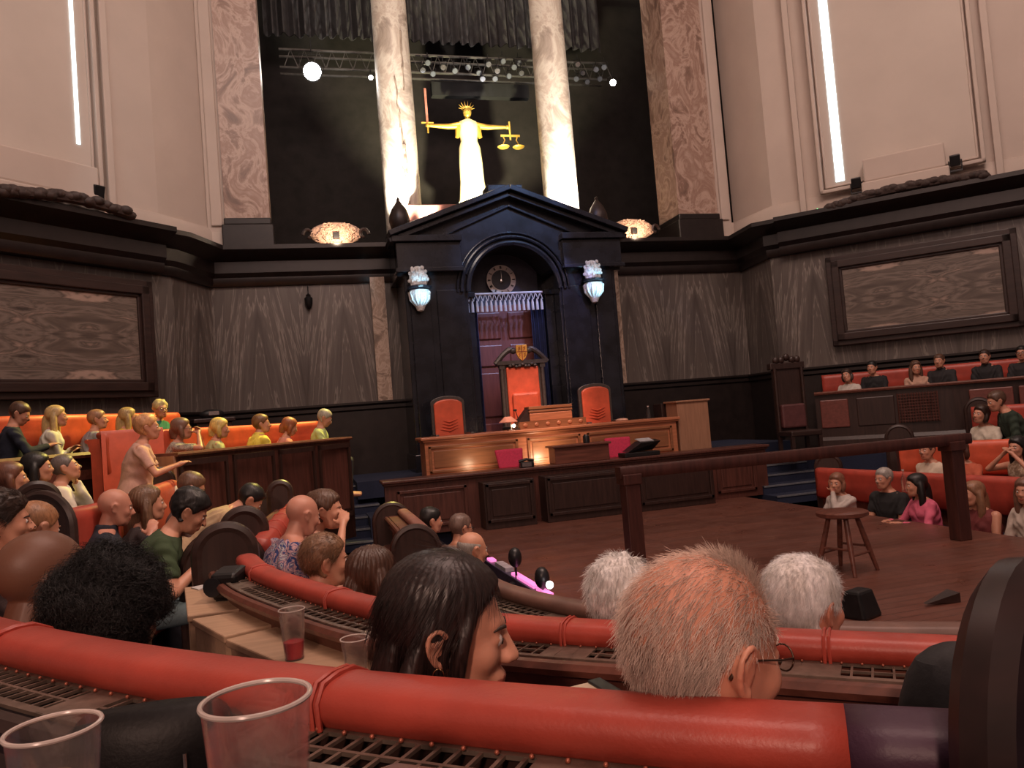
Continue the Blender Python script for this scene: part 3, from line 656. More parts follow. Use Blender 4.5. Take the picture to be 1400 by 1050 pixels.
# tall judge chair
Y = 13.75; q0 = PY(713, 500, Y); x = q0.x; zt = q0.z
t = thing('judge_chair', 'tall carved throne with red orange leather back and a gold shield above it', 'chair', (x, Y, .78))
MB().bb(x-.42, x+.42, Y, Y+.1, .9, zt+.06).build('backrest_frame', FRM, t, bevel=.015)
MB().bb(x-.31, x+.31, Y-.05, Y, 1.1, zt-.02).build('back_pad', LORA, t, bevel=.03)
MB().bb(x-.25, x+.27, Y-.14, Y-.04, 1.4, zt-.5).build('cushion', LORA, t, bevel=.05)
for s in (-1, 1):
    m = MB(); m.tube([(x+s*.39,Y-.02,.95),(x+s*.39,Y-.02,zt-.05)], .04, 10); m.bb(x+s*.39-.05,x+s*.39+.05,Y-.06,Y+.03,zt-.05,zt+.06); m.build('side_column', FRM, t, smooth=True)
    m = MB(); pts = [(x+s*(.50-.36*k/8), Y-.02, zt+.05+.27*math.sin(PI/2*k/8)) for k in range(9)]; m.tube(pts, [.05,.05,.05,.05,.05,.05,.055,.05,.03], 8)
    m.ell((x+s*.15,Y-.04,zt+.28),(.06,.05,.06)); m.build('scroll_crest', FRM, t, smooth=True)
    MB().bb(x+s*.42-.04,x+s*.42+.04,Y-.6,Y,1.42,1.48).bb(x+s*.42-.03,x+s*.42+.03,Y-.58,Y-.5,.78,1.42).build('armrest', FRM, t, bevel=.01)
m = MB(); m.bb(x-.48,x+.48,Y-.08,Y+.08,zt+.03,zt+.10)
for k in range(9): m.ell((x-.24+.06*k, Y-.08, zt+.0+.02*math.sin(k*2)), (.035,.03,.03), 8, 6)
m.build('carved_rail', FRM, t, smooth=True)
MB().bb(x-.4,x+.4,Y-.6,Y,1.1,1.26).build('seat', LORA, t, bevel=.03)
sh = [(-.105,.14),(.105,.14),(.105,-.02),(.07,-.10),(0,-.16),(-.07,-.10),(-.105,-.02)]
g = lambda a, b, d: (x+a, Y-.1+d, zt+.24+b)
s_ = MB().prism(sh, g, .04).build('shield', plain('gold yellow shield', (.80,.42,.08), .4, .3), t, bevel=.008)
m = MB().bb(x-.008,x+.008,Y-.108,Y-.1,zt+.09,zt+.37).bb(x-.1,x+.1,Y-.108,Y-.1,zt+.25,zt+.262)
for a, b in ((-.05,.31),(.05,.31),(-.05,.19),(.05,.19)): m.tube([(x+a-.02,Y-.108,zt+b-.03),(x+a+.015,Y-.108,zt+b),(x+a-.015,Y-.108,zt+b+.02),(x+a+.02,Y-.108,zt+b+.035)], .006, 5)
m.build('shield_device', plain('dark red emblem', (.35,.08,.03), .5), s_)
# clerks counter in front
CY = 11.6
t = thing('clerks_counter', 'long dark panelled counter across the stage below the judge desk', 'counter', (0, CY, 0))
CX0, CX1 = PY(525,657,CY).x, PY(1046,612,CY).x
MB().bb(CX0, CX1, CY, CY+.12, 0, .80).build('body', REDV, t)
MB().bb(CX0-.04, CX1+.04, CY-.08, CY+.42, .80, .845).bb(CX0-.02, CX1+.02, CY-.05, CY+.2, .765, .80).build('counter_top', REDV, t, bevel=.012)
for a, b, dk in ((540,640,0),(655,722,1),(738,842,2),(862,962,1),(980,1036,0)):
    x0, x1 = PY(a,680,CY).x, PY(b,660,CY).x; m = MB()
    if dk: m.bb(x0, x1, CY-.35, CY, 0, .70)
    panel_front(m, x0+.03, x1-.03, CY-(.35 if dk else 0), .1, .68, .05); m.build('projecting_panel' if dk else 'flat_panel', DARKV if dk else REDV, t, bevel=.008)
struct(MB().bb(-2.9, 3.4, 11.75, 12.5, 0, .3).build('floor_clerk_platform', DARKW))
# pink chairs
PINK = plain('crimson pink fabric', (.50, .022, .075), .75, 0, .15, 40, .2)
for px, py, nm in ((697, 614, 'left of the brown lectern box'), (846, 598, 'behind the tilted folder right of the lectern box')):
    q = PY(px, py, 12.12); x, zt = q.x, q.z; t = thing('upholstered_chair', 'crimson pink upholstered chair '+nm, 'chair', (x, 12.12, .3))
    m = MB(); m.add([(x-.20,12.1,.82),(x+.20,12.1,.82),(x+.24,12.18,zt),(x-.24,12.18,zt),(x-.20,12.16,.82),(x+.20,12.16,.82),(x+.24,12.24,zt),(x-.24,12.24,zt)], [(0,1,2,3),(7,6,5,4),(0,4,5,1),(1,5,6,2),(2,6,7,3),(3,7,4,0)])
    m.build('backrest', PINK, t, bevel=.03); MB().bb(x-.23,x+.23,12.0,12.2,.70,.82).build('seat', PINK, t, bevel=.03)
    for s in (-1,1):
        for yy in (12.02, 12.2): MB().bb(x+s*.2-.02,x+s*.2+.02,yy-.02,yy+.02,.3,.72).build('leg', DARKW, t)
# lectern box, radio, folder on the counter
x0, x1 = PY(756,620,CY).x, PY(836,615,CY).x
t = thing('lectern_box', 'low brown wooden lectern box on the counter between the two pink chairs', 'lectern', (x0, CY+.15, .845))
m = MB().bb(x0+.04, x1-.03, CY+.02, CY+.35, .845, 1.10); m.build('body', REDW, t, bevel=.008); MB().bb(x0, x1, CY-.02, CY+.4, 1.10, 1.135).build('lid', REDW, t, bevel=.008)
q = PY(802, 607, CY+.15); tag(MB().tube([(q.x,CY+.15,1.135),(q.x,CY+.15,1.24),(q.x+.01,CY+.15,1.265)], [.055,.055,.04], 12).build('desk_bell', METAL, smooth=True, origin=(q.x,CY+.15,1.135)), 'small dark cylinder standing on the lid of the lectern box', 'bell')
q = PY(720, 636, CY+.05); c = thing('desk_telephone', 'small black box with a pale face on the counter left of the lectern box', 'telephone', (q.x, CY+.05, .845), local=True)
MB().bb(-.11,.11,-.06,.08,0,.09).build('casing', METAL, c, bevel=.015); MB().bb(-.09,.06,-.075,-.06,.015,.075).build('face_plate', CHROME, c); MB().tube([(-.12,0,.10),(.0,0,.125),(.12,0,.10)], .022, 8).build('handset', METAL, c, smooth=True)
q = PY(876, 622, CY+.1)
t = thing('document_folder', 'open black folder propped up on the counter right of the lectern box', 'folder', (q.x, CY+.1, .845))
MB().box((q.x-.02,CY+.12,.88), (.62,.3,.07)).build('tray', METAL, t, bevel=.01)
m = MB(); a = q.x; m.add([(a-.26,CY+.02,.92),(a-.02,CY,1.06),(a+.34,CY+.02,1.07),(a+.22,CY+.1,.93),(a-.24,CY+.3,.93),(a,CY+.28,1.08),(a+.36,CY+.3,1.1),(a+.22,CY+.36,.94)], [(0,1,2,3),(7,6,5,4),(0,4,5,1),(1,5,6,2),(2,6,7,3),(3,7,4,0)]); m.build('cover', METAL, t)
MB().box((q.x+.12,CY+.18,1.10), (.25,.2,.012), rx=.2).build('papers', plain('grey paper', (.4,.4,.42), .7), t)
# oak box right of the desk
x0, x1 = PY(926,580,12.5).x, PY(968,575,12.5).x; q = PY(948, 549, 12.5)
t = thing('witness_stand', 'tall pale oak witness box right of the judge desk', 'witness stand', (q.x, 12.5, .3))
MB().bb(x0, x1, 12.45, 12.9, .3, q.z).build('body', OAKL, t, bevel=.01); MB().bb(x0-.03, x1+.03, 12.42, 12.93, q.z, q.z+.035).build('top_rail', OAKL, t, bevel=.008)
x0 = PY(906,560,12.9).x; tag(MB().bb(x0, x0+.42, 12.95, 13.3, .78, PY(915,551,12.95).z).build('side_cabinet', DARKV, bevel=.01, origin=(x0,12.95,.78)), 'dark low wooden cabinet just behind the pale oak witness box', 'cabinet')
# ------------------------------------------------------------------ dock frame on the stage
RAILW = wood('very dark red wood', (.055, .018, .014), .4, axis=2)
a = PZ(845, 639, 1.1); b = PZ(1322, 592, 1.1)
t = thing('dock_rail', 'dark wooden dock rail on two thick posts standing on the stage', 'dock rail', (a.x, a.y, 0))
MB().sweep([(a.x, a.y), (b.x, b.y)], [(-.05,.99),(-.06,1.01),(-.06,1.085),(-.05,1.1),(.08,1.1),(.09,1.085),(.09,1.01),(.08,.99)]).build('rail', RAILW, t, smooth=True)
for px, py in ((866, 795), (1303, 736)):
    q = PZ(px, py, 0); k = (q.x-a.x)/(b.x-a.x); y = a.y+(b.y-a.y)*k+.02
    MB().bb(q.x-.075, q.x+.075, y-.075, y+.075, 0, 1.03).bb(q.x-.095, q.x+.095, y-.095, y+.095, .93, 1.03).build('post', RAILW, t, bevel=.01)
# stool
c = thing('wooden_stool', 'plain brown wooden stool with a thick seat standing on the stage', 'stool', (.66, 6.1, 0), R(20), local=True)
MB().lathe([(.0,.50),(.19,.50),(.225,.515),(.225,.545),(.20,.555),(0,.55)], n=32).build('seat', REDW, c, smooth=True)
lg = []
for k in range(4):
    a_ = PI/4+k*PI/2; tp = Vector((.12*math.cos(a_), .12*math.sin(a_), .5)); bt = Vector((.26*math.cos(a_), .26*math.sin(a_), 0)); lg.append((tp, bt)); MB().tube([tp, tp.lerp(bt,.5), bt], [.022,.026,.017], 10).build('leg', REDW, c, smooth=True)
for k in range(4):
    f_ = .55 if k % 2 else .65; p0 = lg[k][0].lerp(lg[k][1], f_); p1 = lg[(k+1)%4][0].lerp(lg[(k+1)%4][1], f_); MB().tube([p0, p1], .011, 8).build('rung', REDW, c, smooth=True)
# things at the near stage edge
q = PZ(1178, 843, 0); c = thing('stage_monitor', 'black wedge monitor speaker on the near edge of the stage behind the white haired man', 'speaker', (q.x, q.y, 0), R(20), local=True)
m = MB(); m.add([(-.12,-.1,0),(.12,-.1,0),(.12,.12,0),(-.12,.12,0),(-.10,-.06,.2),(.08,-.06,.2),(.08,.06,.2),(-.10,.06,.2)], [(0,3,2,1),(4,5,6,7),(0,1,5,4),(1,2,6,5),(2,3,7,6),(3,0,4,7)]); m.build('cabinet', METAL, c, bevel=.02)
q = PZ(1290, 826, 0); c = thing('floor_flap', 'small raised dark flap on the stage floor right of the stool', 'hatch', (q.x, q.y, 0), local=True)
m = MB().add([(-.16,0,.02),(.14,-.02,.0),(.14,.10,.0),(.14,-.02,.07),(-.16,.02,.028),(.14,.10,.075)], [(0,1,3),(0,4,2,1),(4,5,2),(0,3,5,4),(1,2,5,3)]); m.build('flap', DARKW, c)
# ------------------------------------------------------------------ benches
NAIL = plain('dull red brass nail heads', (.42,.13,.08), .35, .4)
def end_panel(t, p, nrm, tan, zt, zf, o0, o1, rel=False, th=.05, mat=None):
    p = Vector((p[0], p[1], 0)); nrm = Vector((*nrm, 0)); tan = Vector((*tan, 0)); c = (o0+o1)/2; r = (o1-o0)/2
    out = [(o0, zf), (o1, zf)] + [(c+r*math.cos(R(k)), zt-r+r*math.sin(R(k))) for k in range(0, 181, 10)]
    g = lambda a, b, d: tuple(p+nrm*a+tan*(d-th/2)+Vector((0,0,b)))
    e = MB().prism(out, g, th).build('end_panel', mat or DARKV, t, bevel=.006)
    m = MB()
    rim = [tuple(p+nrm*a+Vector((0,0,b))) for a, b in [(o0, zf)] + [(c-r*math.cos(R(k)), zt-r+r*math.sin(R(k))) for k in range(0, 181, 10)] + [(o1, zf)]]
    m.tube(rim, th*.62, 8); m.build('rim', mat or DARKW, e, smooth=True)
    if rel:
        m = MB()
        for s in (-1, 1):
            for k in range(28):
                a_ = 2*PI*k/28; q = p+nrm*(c+.6*r*math.cos(a_))+tan*(s*th*.6)+Vector((0,0,zt-r*1.1+.75*r*math.sin(a_))); m.ell(q, (.018,.014,.02), 8, 6)
            for k in range(10):
                a_ = 2*PI*k/10; q = p+nrm*(c+.25*r*math.cos(a_))+tan*(s*th*.6)+Vector((0,0,zt-r*1.1+.3*r*math.sin(a_))); m.ell(q, (.022,.016,.026), 8, 6)
            for k in range(14):
                q = p+nrm*(c+.4*r*math.sin(k*1.1))+tan*(s*th*.6)+Vector((0,0,zt-2.3*r-.045*k)); m.ell(q, (.024,.016,.022), 8, 6)
        m.build('carved_wreath', mat or DARKW, e, smooth=True)
    return e
def bench(path, zt, zf, label, leather_m=None, grille=0, ends=(1,1), seams=(), seat=True, grp=None, pad=.0, thick=1.0, back_m=None, endw=(-.16,.26), rel=False, pads=None, nails=False, seg=.06, over=.14):
    lm = leather_m or LRED; path = [Vector((p[0], p[1])) for p in path]; path = resample(catmull([p.to_3d() for p in path], 8), seg); mid = path[len(path)//2]
    t = thing('curved_bench', label, 'bench', (mid.x, mid.y, zf), group=grp); P2 = [(p.x, p.y) for p in path]
    k = thick
    pf = [(-.035*k,zt-.062),(-.047*k,zt-.045),(-.048*k,zt-.024),(-.034*k,zt-.006),(-.005,zt),(.03*k,zt-.002),(.06*k,zt-.018),(.078*k,zt-.055),(.08*k,zt-.10),(.075,zt-.2),(.085,zt-.42),(.03,zt-.46),(0,zt-.3),(-.01,zt-.07)]
    n = len(P2); pfs = [(v.x, v.y) for v in catmull([(a, b, 0) for a, b in pf[:10]], 4)]+pf[10:]
    def frame_at(f):
        i = min(n-2, max(0, int(f*(n-1)))); d = Vector(P2[i+1])-Vector(P2[i]); d.normalize(); w_ = f*(n-1)-i; q = Vector(P2[i]).lerp(Vector(P2[i+1]), w_); return q, d, Vector((-d.y, d.x))
    for (f0, f1, mm) in (pads or [(0, 1, lm)]):
        i0, i1 = int(f0*(n-1)), int(f1*(n-1)); m = MB().sweep(P2[i0:i1+1], pfs)
        if nails:
            L = sum((Vector(P2[i+1])-Vector(P2[i])).length for i in range(i0, i1)); kk = int(L/.045)
            for i in range(kk):
                q, d, nn = frame_at(f0+(f1-f0)*(i+.5)/kk); m.ell((q.x-nn.x*.05, q.y-nn.y*.05, zt-.058), (.0035,.0035,.0035), 6, 4, mi=1)
        m.build('back_pad', [mm, NAIL], t, smooth='all')
    def frame_at(f):
        i = min(n-2, max(0, int(f*(n-1)))); d = Vector(P2[i+1])-Vector(P2[i]); d.normalize(); w_ = f*(n-1)-i; q = Vector(P2[i]).lerp(Vector(P2[i+1]), w_); return q, d, Vector((-d.y, d.x))
    if seams:
        for f in seams:
            m = MB()
            q, d, nn = frame_at(f)
            for dd in (-.006, .006): m.tube([(q.x+nn.x*o+d.x*dd, q.y+nn.y*o+d.y*dd, z) for o, z in [(-.048,zt-.062),(-.051,zt-.024),(-.036,zt-.002),(-.005,zt+.003),(.03,zt+.001),(.062,zt-.016),(.082,zt-.055),(.082,zt-.1)]], .0045, 6)
            m.build('seam', lm, t, smooth=True)
    if seat:
        MB().sweep(P2, [(.08,zf+.36),(.08,zf+.45),(.14,zf+.47),(.42,zf+.47),(.49,zf+.44),(.50,zf+.38),(.48,zf+.35)]).build('seat_pad', lm, t, smooth=True)
        MB().sweep(P2, [(0,zf),(0,zf+.35),(.44,zf+.35),(.44,zf)]).build('seat_base', DARKW, t)
    zg = zt-.064; wg = .145
    MB().sweep(P2, [(0,zf),(0,zt-.07),(-.03,zt-.07),(-.03,zg-.05),(-wg,zg-.05),(-wg,zg-.008),(-wg-.012,zg),(-wg-.03,zg-.003),(-wg-.04,zg-.018),(-wg-.035,zg-.035),(-wg-.01,zg-.045),(-wg+.01,zg-.09),(-wg+.0,zg-.12),(-wg+.025,zg-.14),(-wg+.03,zf)]).build('back_panel', back_m or REDW, t, smooth=True)
    if grille:
        g = MB(); L = sum((Vector(P2[i+1])-Vector(P2[i])).length for i in range(n-1)); cell = .03 if grille == 2 else .045; kk = int(L/cell)
        for o0, o1 in ((-.045,-.033),(-.092,-.086),(-wg,-wg+.018)): g.sweep(P2, [(o0,zg-.004),(o0,zg+.002),(o1,zg+.002),(o1,zg-.004)])
        for i in range(kk+1):
            q, d, nn = frame_at(min(.999, i/kk)); plate = (i % 14) in (11,12,13); ww = cell*1.02 if plate else .0055
            c_ = q+nn*(-(wg+.036)/2); g.box((c_.x, c_.y, zg-(0 if plate else .001)), (ww, wg-.04, .005), rz=math.atan2(d.y, d.x))
        g.build('grille', BRASS, t)
        MB().sweep(P2, [(-.034,zg-.049),(-.034,zg-.044),(-wg+.002,zg-.044),(-wg+.002,zg-.049)]).build('duct_bottom', METAL, t)
    else:
        MB().sweep(P2, [(-.034,zg-.05),(-.034,zg),(-wg+.002,zg),(-wg+.002,zg-.05)]).build('shelf', back_m or REDW, t)
    for i, f in enumerate((0, 1)):
        if ends[i]:
            q, d, nn = frame_at(f if f == 0 else .9999); end_panel(t, q, nn, d, zt+over, zf, endw[0], endw[1], rel=rel)
    return t
def ang(p): return math.atan2(p[1]-CEN.y, p[0]-CEN.x)
def arcpath(r, a0, a1, n=10): return [(CEN.x+r*math.cos(R(a0+(a1-a0)*i/n)), CEN.y+r*math.sin(R(a0+(a1-a0)*i/n))) for i in range(n+1)]
aR = math.degrees(ang(PZ(1212,985,1.3)))%360; aE = math.degrees(ang(PZ(1328,985,1.3)))%360; a0 = 208.
fE = (aR-a0)/(aE-a0)
bench(arcpath(5.965, a0, aE, 14), 1.3, TZ['A'], 'nearest curved bench back with fat red leather roll and brass grille at the bottom',
      grille=2, ends=(0,0), seams=((math.degrees(ang(PZ(463,920,1.3)))%360-a0)/(aE-a0), (math.degrees(ang(PZ(60,850,1.3)))%360-a0)/(aE-a0)), pads=[(0, fE, LRED), (fE, 1, LPUR)], nails=True, thick=1.0, back_m=DARKW, seg=.04)
# the carved bench end at the right edge
BLKW = wood('nearly black carved wood', (.018, .008, .007), .38)
q = P(1412, 985, .80); t = thing('bench_end', 'dark round topped carved bench end rising at the right edge of the view', 'bench end', (q.x, q.y, .42))
dr = Vector((q.x-CEN.x, q.y-CEN.y)).normalized(); dr = Vector((math.sin(R(62)), math.cos(R(62)))); tn = Vector((dr.y, -dr.x))
end_panel(t, (q.x, q.y), (dr.x, dr.y), (tn.x, tn.y), 1.43, .15, -.15, .15, rel=True, th=.05, mat=BLKW)
# ring B
aB = [PZ(335,757,1.05), PZ(360,776,1.05), PZ(440,801,1.05), PZ(550,826,1.05), PZ(710,843,1.05), PZ(900,853,1.05), PZ(1100,863,1.05), PZ(1305,872,1.05)]
aB.append(aB[-1]+(aB[-1]-aB[-2])*1.5)
bench([p.to_2d() for p in aB], 1.05, TZ['B'], 'second curved bench with red leather roll and pale grille beyond the tan board tables', grille=1, ends=(0,0), seams=(.12,.34,.62,.8), nails=True, back_m=REDW)
# ring C
aC = [PZ(640,772,.8), PZ(690,799,.8), PZ(815,826,.8), PZ(1000,844,.8), PZ(1170,851,.8), PZ(1300,852,.8)]; aC.append(aC[-1]+(aC[-1]-aC[-2]))
bench([p.to_2d() for p in aC], .8, TZ['C'], 'front curved bench with a grey ledge between the stage and the white haired people', plain('grey brown leather', (.16,.085,.065), .45), grille=1, ends=(0,0), back_m=DARKW)
# left hand sections beyond the aisle
def path_px(pts, z): return [PZ(a, b, z).to_2d() for a, b in pts]
A2 = path_px([(233,656),(150,683),(75,698)], 1.3)
bench(A2, 1.3, .12, 'pink red padded bench section beside the bald man in the navy jacket', ends=(0,1), seams=(.45,), endw=(-.30,.12), over=.10)
B2 = path_px([(407,681),(385,700),(352,737)], 1.05)
bench(B2, 1.05, -.13, 'bright red padded bench the man in the blue floral shirt leans on', ends=(1,1), seams=(.2,.35,.5,.65,.8), endw=(-.42,.02), over=.06, back_m=REDW)
C2 = path_px([(549,695),(566,709),(586,728)], .8)
bench(C2, .8, -.36, 'low dark bench section with a long pale rail beside the glasses and bottles', plain('worn brown leather', (.28,.12,.09), .4), ends=(1,1), endw=(-.28,.06), over=.05, back_m=REDW)
def bench_end_at(px, py, d, wpx, zf, label, rzd=None):
    q = P(px, py, d); w_ = wpx/1050*d; t = thing('bench_end', label, 'bench end', (q.x, q.y, zf)); v = (q-CAM).to_2d().normalized(); nn = Vector((v.y, -v.x)) if rzd is None else Vector((math.cos(R(rzd)), math.sin(R(rzd)))); tn = Vector((-nn.y, nn.x))
    end_panel(t, (q.x, q.y), nn, tn, q.z, zf, -w_/2, w_/2, th=.06)
bench_end_at(306, 722, 4.2, 70, -.1, 'big round topped dark bench end just left of the red bench roll')
bench_end_at(332, 699, 4.9, 50, -.1, 'round topped bench end behind the bigger one and left of the bright red bench')
bench_end_at(382, 661, 7.0, 25, -.1, 'small far round topped bench end in front of the mahogany box')
bench_end_at(217, 643, 7.6, 32, .2, 'small round topped bench end beside the woman in the pink blouse')
bench_end_at(50, 664, 5.3, 46, .2, 'round topped dark bench end under the woman with long black hair')
bench_end_at(610, 757, 4.0, 62, -.3, 'round topped bench end just above the black haired woman')
# upper left box: mahogany front, orange seats
BF = [P(238,617,7.8), P(320,611,8.7), P(400,605,9.6), P(478,600,10.5)]; BFp = [p.to_2d() for p in BF]
t = thing('box_front', 'long mahogany panelled front of the box where people in yellow light sit', 'panelled front', (BF[0].x, BF[0].y, .3))
def sw(pts): return [tuple(p) for p in pts]
ZT = 1.56
MB().sweep(sw(BFp), [(0,.2),(0,ZT-.04),(.05,ZT-.04),(.05,.2)]).build('body', REDV, t); MB().sweep(sw(BFp), [(-.04,ZT-.04),(-.05,ZT-.02),(-.04,ZT),(.32,ZT),(.32,ZT-.04)]).build('ledge', REDW, t, smooth=True)
n_ = 4
for k in range(n_):
    a = BFp[0].lerp(BFp[-1], k/n_+.015); b = BFp[0].lerp(BFp[-1], (k+1)/n_-.015); m = MB()
    m.sweep([tuple(a), tuple(b)], [(-.03,1.42),(-.03,1.48),(0,1.48),(0,1.42)]); m.sweep([tuple(a), tuple(b)], [(-.03,.5),(-.03,.56),(0,.56),(0,.5)])
    for e in ((0,.05),(.95,1)): m.sweep([tuple(a.lerp(b,e[0])), tuple(a.lerp(b,e[1]))], [(-.03,.5),(-.03,1.48),(0,1.48),(0,.5)])
    m.build('front_panel', DARKV, t)
e0 = BFp[0]; inn = Vector((-.85,.55)).normalized(); MB().sweep([tuple(e0), tuple(e0+inn*.35)], [(-.02,.2),(-.02,ZT-.03),(.02,ZT-.03),(.02,.2)]).build('side_panel', OAKL, t)
struct(MB().prism([(p.x, p.y) for p in BFp] + [(-5.2, 13.6), (-8.5, 11.2), (-7.2, 8.0)], lambda a, b, d: (a, b, .2+d), .4).build('floor_box_left', DARKW))
OB = [P(137,593,7.9), P(240,588,9.2), P(350,583,10.9), P(432,578.5,11.9)]
bench([p.to_2d() for p in OB][::-1], 1.83, .6, 'long orange red leather bench inside the mahogany fronted box', LORA, ends=(0,0), back_m=LORA)
# its tall orange end facing the viewer
q = P(137,593,7.9); r_ = P(222,589,8.25); tag(MB().sweep([(q.x, q.y), (r_.x, r_.y)], [(-.04,1.1),(-.04,1.80),(-.02,1.84),(.06,1.84),(.08,1.80),(.08,1.1)]).build('bench_end_screen', LORA, smooth=True, origin=(q.x,q.y,.75)), 'tall flat orange red padded screen closing the near end of the orange bench', 'padded screen')
# left rear row
LB = [P(-60,570,8.4), P(60,567,9.2), P(160,564,10.4), P(240,562,11.5)]
bench([p.to_2d() for p in LB][::-1], 2.12, .9, 'rear orange leather bench against the left marble wall', LORA, ends=(0,0))
LF = [P(-60,620,7.0), P(40,612,7.6), P(136,606,8.3)]; LFp = [p.to_2d() for p in LF]
t = thing('box_front', 'plain dark wooden box front with a ledge below the framed panel at the far left', 'panelled front', (LF[0].x, LF[0].y, .3))
MB().sweep(sw(LFp), [(0,.2),(0,1.60),(.05,1.60),(.05,.2)]).build('body', DARKV, t); MB().sweep(sw(LFp), [(-.05,1.58),(-.06,1.61),(-.04,1.64),(.35,1.64),(.35,1.58)]).build('ledge', REDW, t, smooth=True)
m = MB()
for a_, b_ in ((.05,.45),(.52,.95)): m.sweep([tuple(LFp[0].lerp(LFp[-1],a_)), tuple(LFp[0].lerp(LFp[-1],b_))], [(-.03,1.35),(-.03,1.45),(0,1.45),(0,1.35)])
m.build('moulding', REDW, t)
# dark small cabinet by the left corner
q = P(287, 545, 12.7); c = thing('side_cabinet', 'dark glazed cabinet with a metal crest in the left corner of the back wall', 'cabinet', (q.x, q.y, .6), R(20), local=True)
MB().bb(-.28,.28,-.2,.2,0,1.35).bb(-.33,.33,-.24,.24,1.35,1.42).build('body', DARKV, c, bevel=.015); MB().bb(-.2,.2,-.23,-.2,.7,1.25).build('door', BLACKW, c); MB().ell((0,-.1,1.48), (.2,.08,.09)).build('crest', METAL, c, smooth=True); MB().bb(-.08,.08,-.2,-.17,1.47,1.53).build('badge', CHROME, c)
# right side
q = P(1085, 600, 13.6); z0 = .5; c = thing('hall_chair', 'tall dark carved chair with a maroon padded seat back standing right of the back wall', 'chair', (q.x, q.y, z0), R(-8), local=True)
ht = P(1080, 487, 13.6).z-z0
MB().bb(-.27,.27,0,.08,.4,ht-.12).bb(-.32,.32,-.03,.12,ht-.22,ht-.1).build('backrest', DARKV, c, bevel=.015)
m = MB(); [m.ell((-.2+.1*k, 0, ht-.06+.05*(k == 2)), (.06,.05,.07)) for k in range(5)]; m.build('crest', DARKW, c, smooth=True)
for s in (-1,1): MB().tube([(s*.25,-.03,.5),(s*.25,-.03,ht-.2)], .03, 10).build('side_column', DARKW, c, smooth=True)
zp = P(1085,552,13.6).z-z0; MB().bb(-.22,.22,-.12,0,zp-.42,zp).build('back_pad', plain('maroon leather', (.09,.03,.03), .5), c, bevel=.03)
MB().bb(-.28,.28,-.5,0,zp-.56,zp-.46).build('seat', DARKW, c, bevel=.02)
for s in (-1,1):
    for yy in (-.46,0): MB().bb(s*.25-.03,s*.25+.03,yy-.03,yy+.03,0,zp-.5).build('leg', DARKW, c)
RF = [P(1113,533,13.9), P(1200,527,13.4), P(1300,517,12.9), P(1400,509,12.5), P(1470,504,12.1)]; RFp = [p.to_2d() for p in RF]
t = thing('box_front', 'long dark panelled box front with a lattice opening on the right side', 'panelled front', (RF[0].x, RF[0].y, .5))
MB().sweep(sw(RFp), [(0,.3),(0,1.60),(.05,1.60),(.05,.3)]).build('body', DARKV, t); MB().sweep(sw(RFp), [(-.06,1.60),(-.07,1.63),(-.05,1.655),(.3,1.655),(.3,1.60)]).build('ledge', REDW, t, smooth=True)
MB().sweep(sw(RFp), [(-.10,.3),(-.10,.78),(-.06,.84),(0,.84),(0,.3)]).build('plinth', DARKV, t)
MRN = wood('maroon panel wood', (.15,.045,.035), .35, .2)
for a_, b_, mm in ((.02,.14,MRN),(.175,.33,DARKV),(.62,.78,MRN),(.80,.97,MRN)):
    a = RFp[0].lerp(RFp[-1], a_); b = RFp[0].lerp(RFp[-1], b_); MB().sweep([tuple(a), tuple(b)], [(-.03,1.0),(-.03,1.5),(-.0,1.5),(-.0,1.0)]).build('front_panel', mm, t, bevel=.02)
a = RFp[0].lerp(RFp[-1], .345); b = RFp[0].lerp(RFp[-1], .50); m = MB(); d_ = (b-a)
for k in range(15): p = a+d_*k/14; m.box((p.x-.03, p.y-.03, 1.27), (.018,.018,.5))
for k in range(10): p = a+d_*.5; m.box((p.x-.03, p.y-.03, 1.05+.05*k), (d_.length,.018,.014), rz=math.atan2(d_.y,d_.x))
m.build('lattice', REDV, t)
RB = [P(1123,516,14.75), P(1230,508,14.3), P(1320,500,13.85), P(1400,489,13.35), P(1480,480,12.8)]
def low_bench(pts, zt, zf, label, lm=None, ends=(0,0), dep=.5):
    """benches on the right face the stage on their left"""
    return bench([p.to_2d() for p in pts], zt, zf, label, lm, ends=ends, endw=(-.2,.14), over=.12)
# path direction: the inner normal must look at the stage (towards -x)
def inner(pts):
    a, b = pts[0].to_2d(), pts[-1].to_2d(); d = b-a; n_ = Vector((-d.y, d.x)); mid = (a+b)/2
    return pts if n_.dot(Vector((.5,8))-mid) > 0 else pts[::-1]
low_bench(inner(RB), 1.97, .8, 'rear red leather bench high against the right marble wall')
RD = [PZ(1119,639,.52), PZ(1200,643,.52), PZ(1300,648,.52), PZ(1391,652,.52), PZ(1480,657,.52)]
low_bench(inner(RD), .52, -.6, 'lowest curved red leather bench at the right side of the stage')
RCp = [PZ(1227,608,.85), PZ(1310,603,.85), PZ(1400,599,.85), PZ(1480,595,.85)]
low_bench(inner(RCp), .85, -.3, 'middle orange red bench on the right above the lowest one', LORA)
RBb = [P(1328,560,11.6), P(1400,555,11.2), P(1480,550,10.7)]
low_bench(inner(RBb), 1.25, .1, 'short upper red bench on the right behind the smiling woman in white')
struct(MB().prism([(4.6,9.9),(5.6,8.2),(8.5,6.0),(12,7),(5.4,13.6),(4.9,12.9)], lambda a, b, d: (a, b, -.6+d), .7).build('floor_right_tier', BLUEC))
struct(MB().prism([(5.3,10.9),(8.6,8.4),(12,7),(5.4,13.6),(4.6,12.6)], lambda a, b, d: (a, b, 0+d), .55).build('floor_right_upper_tier', BLUEC))
SH = plain('glossy dark roll', (.06,.035,.03), .15)
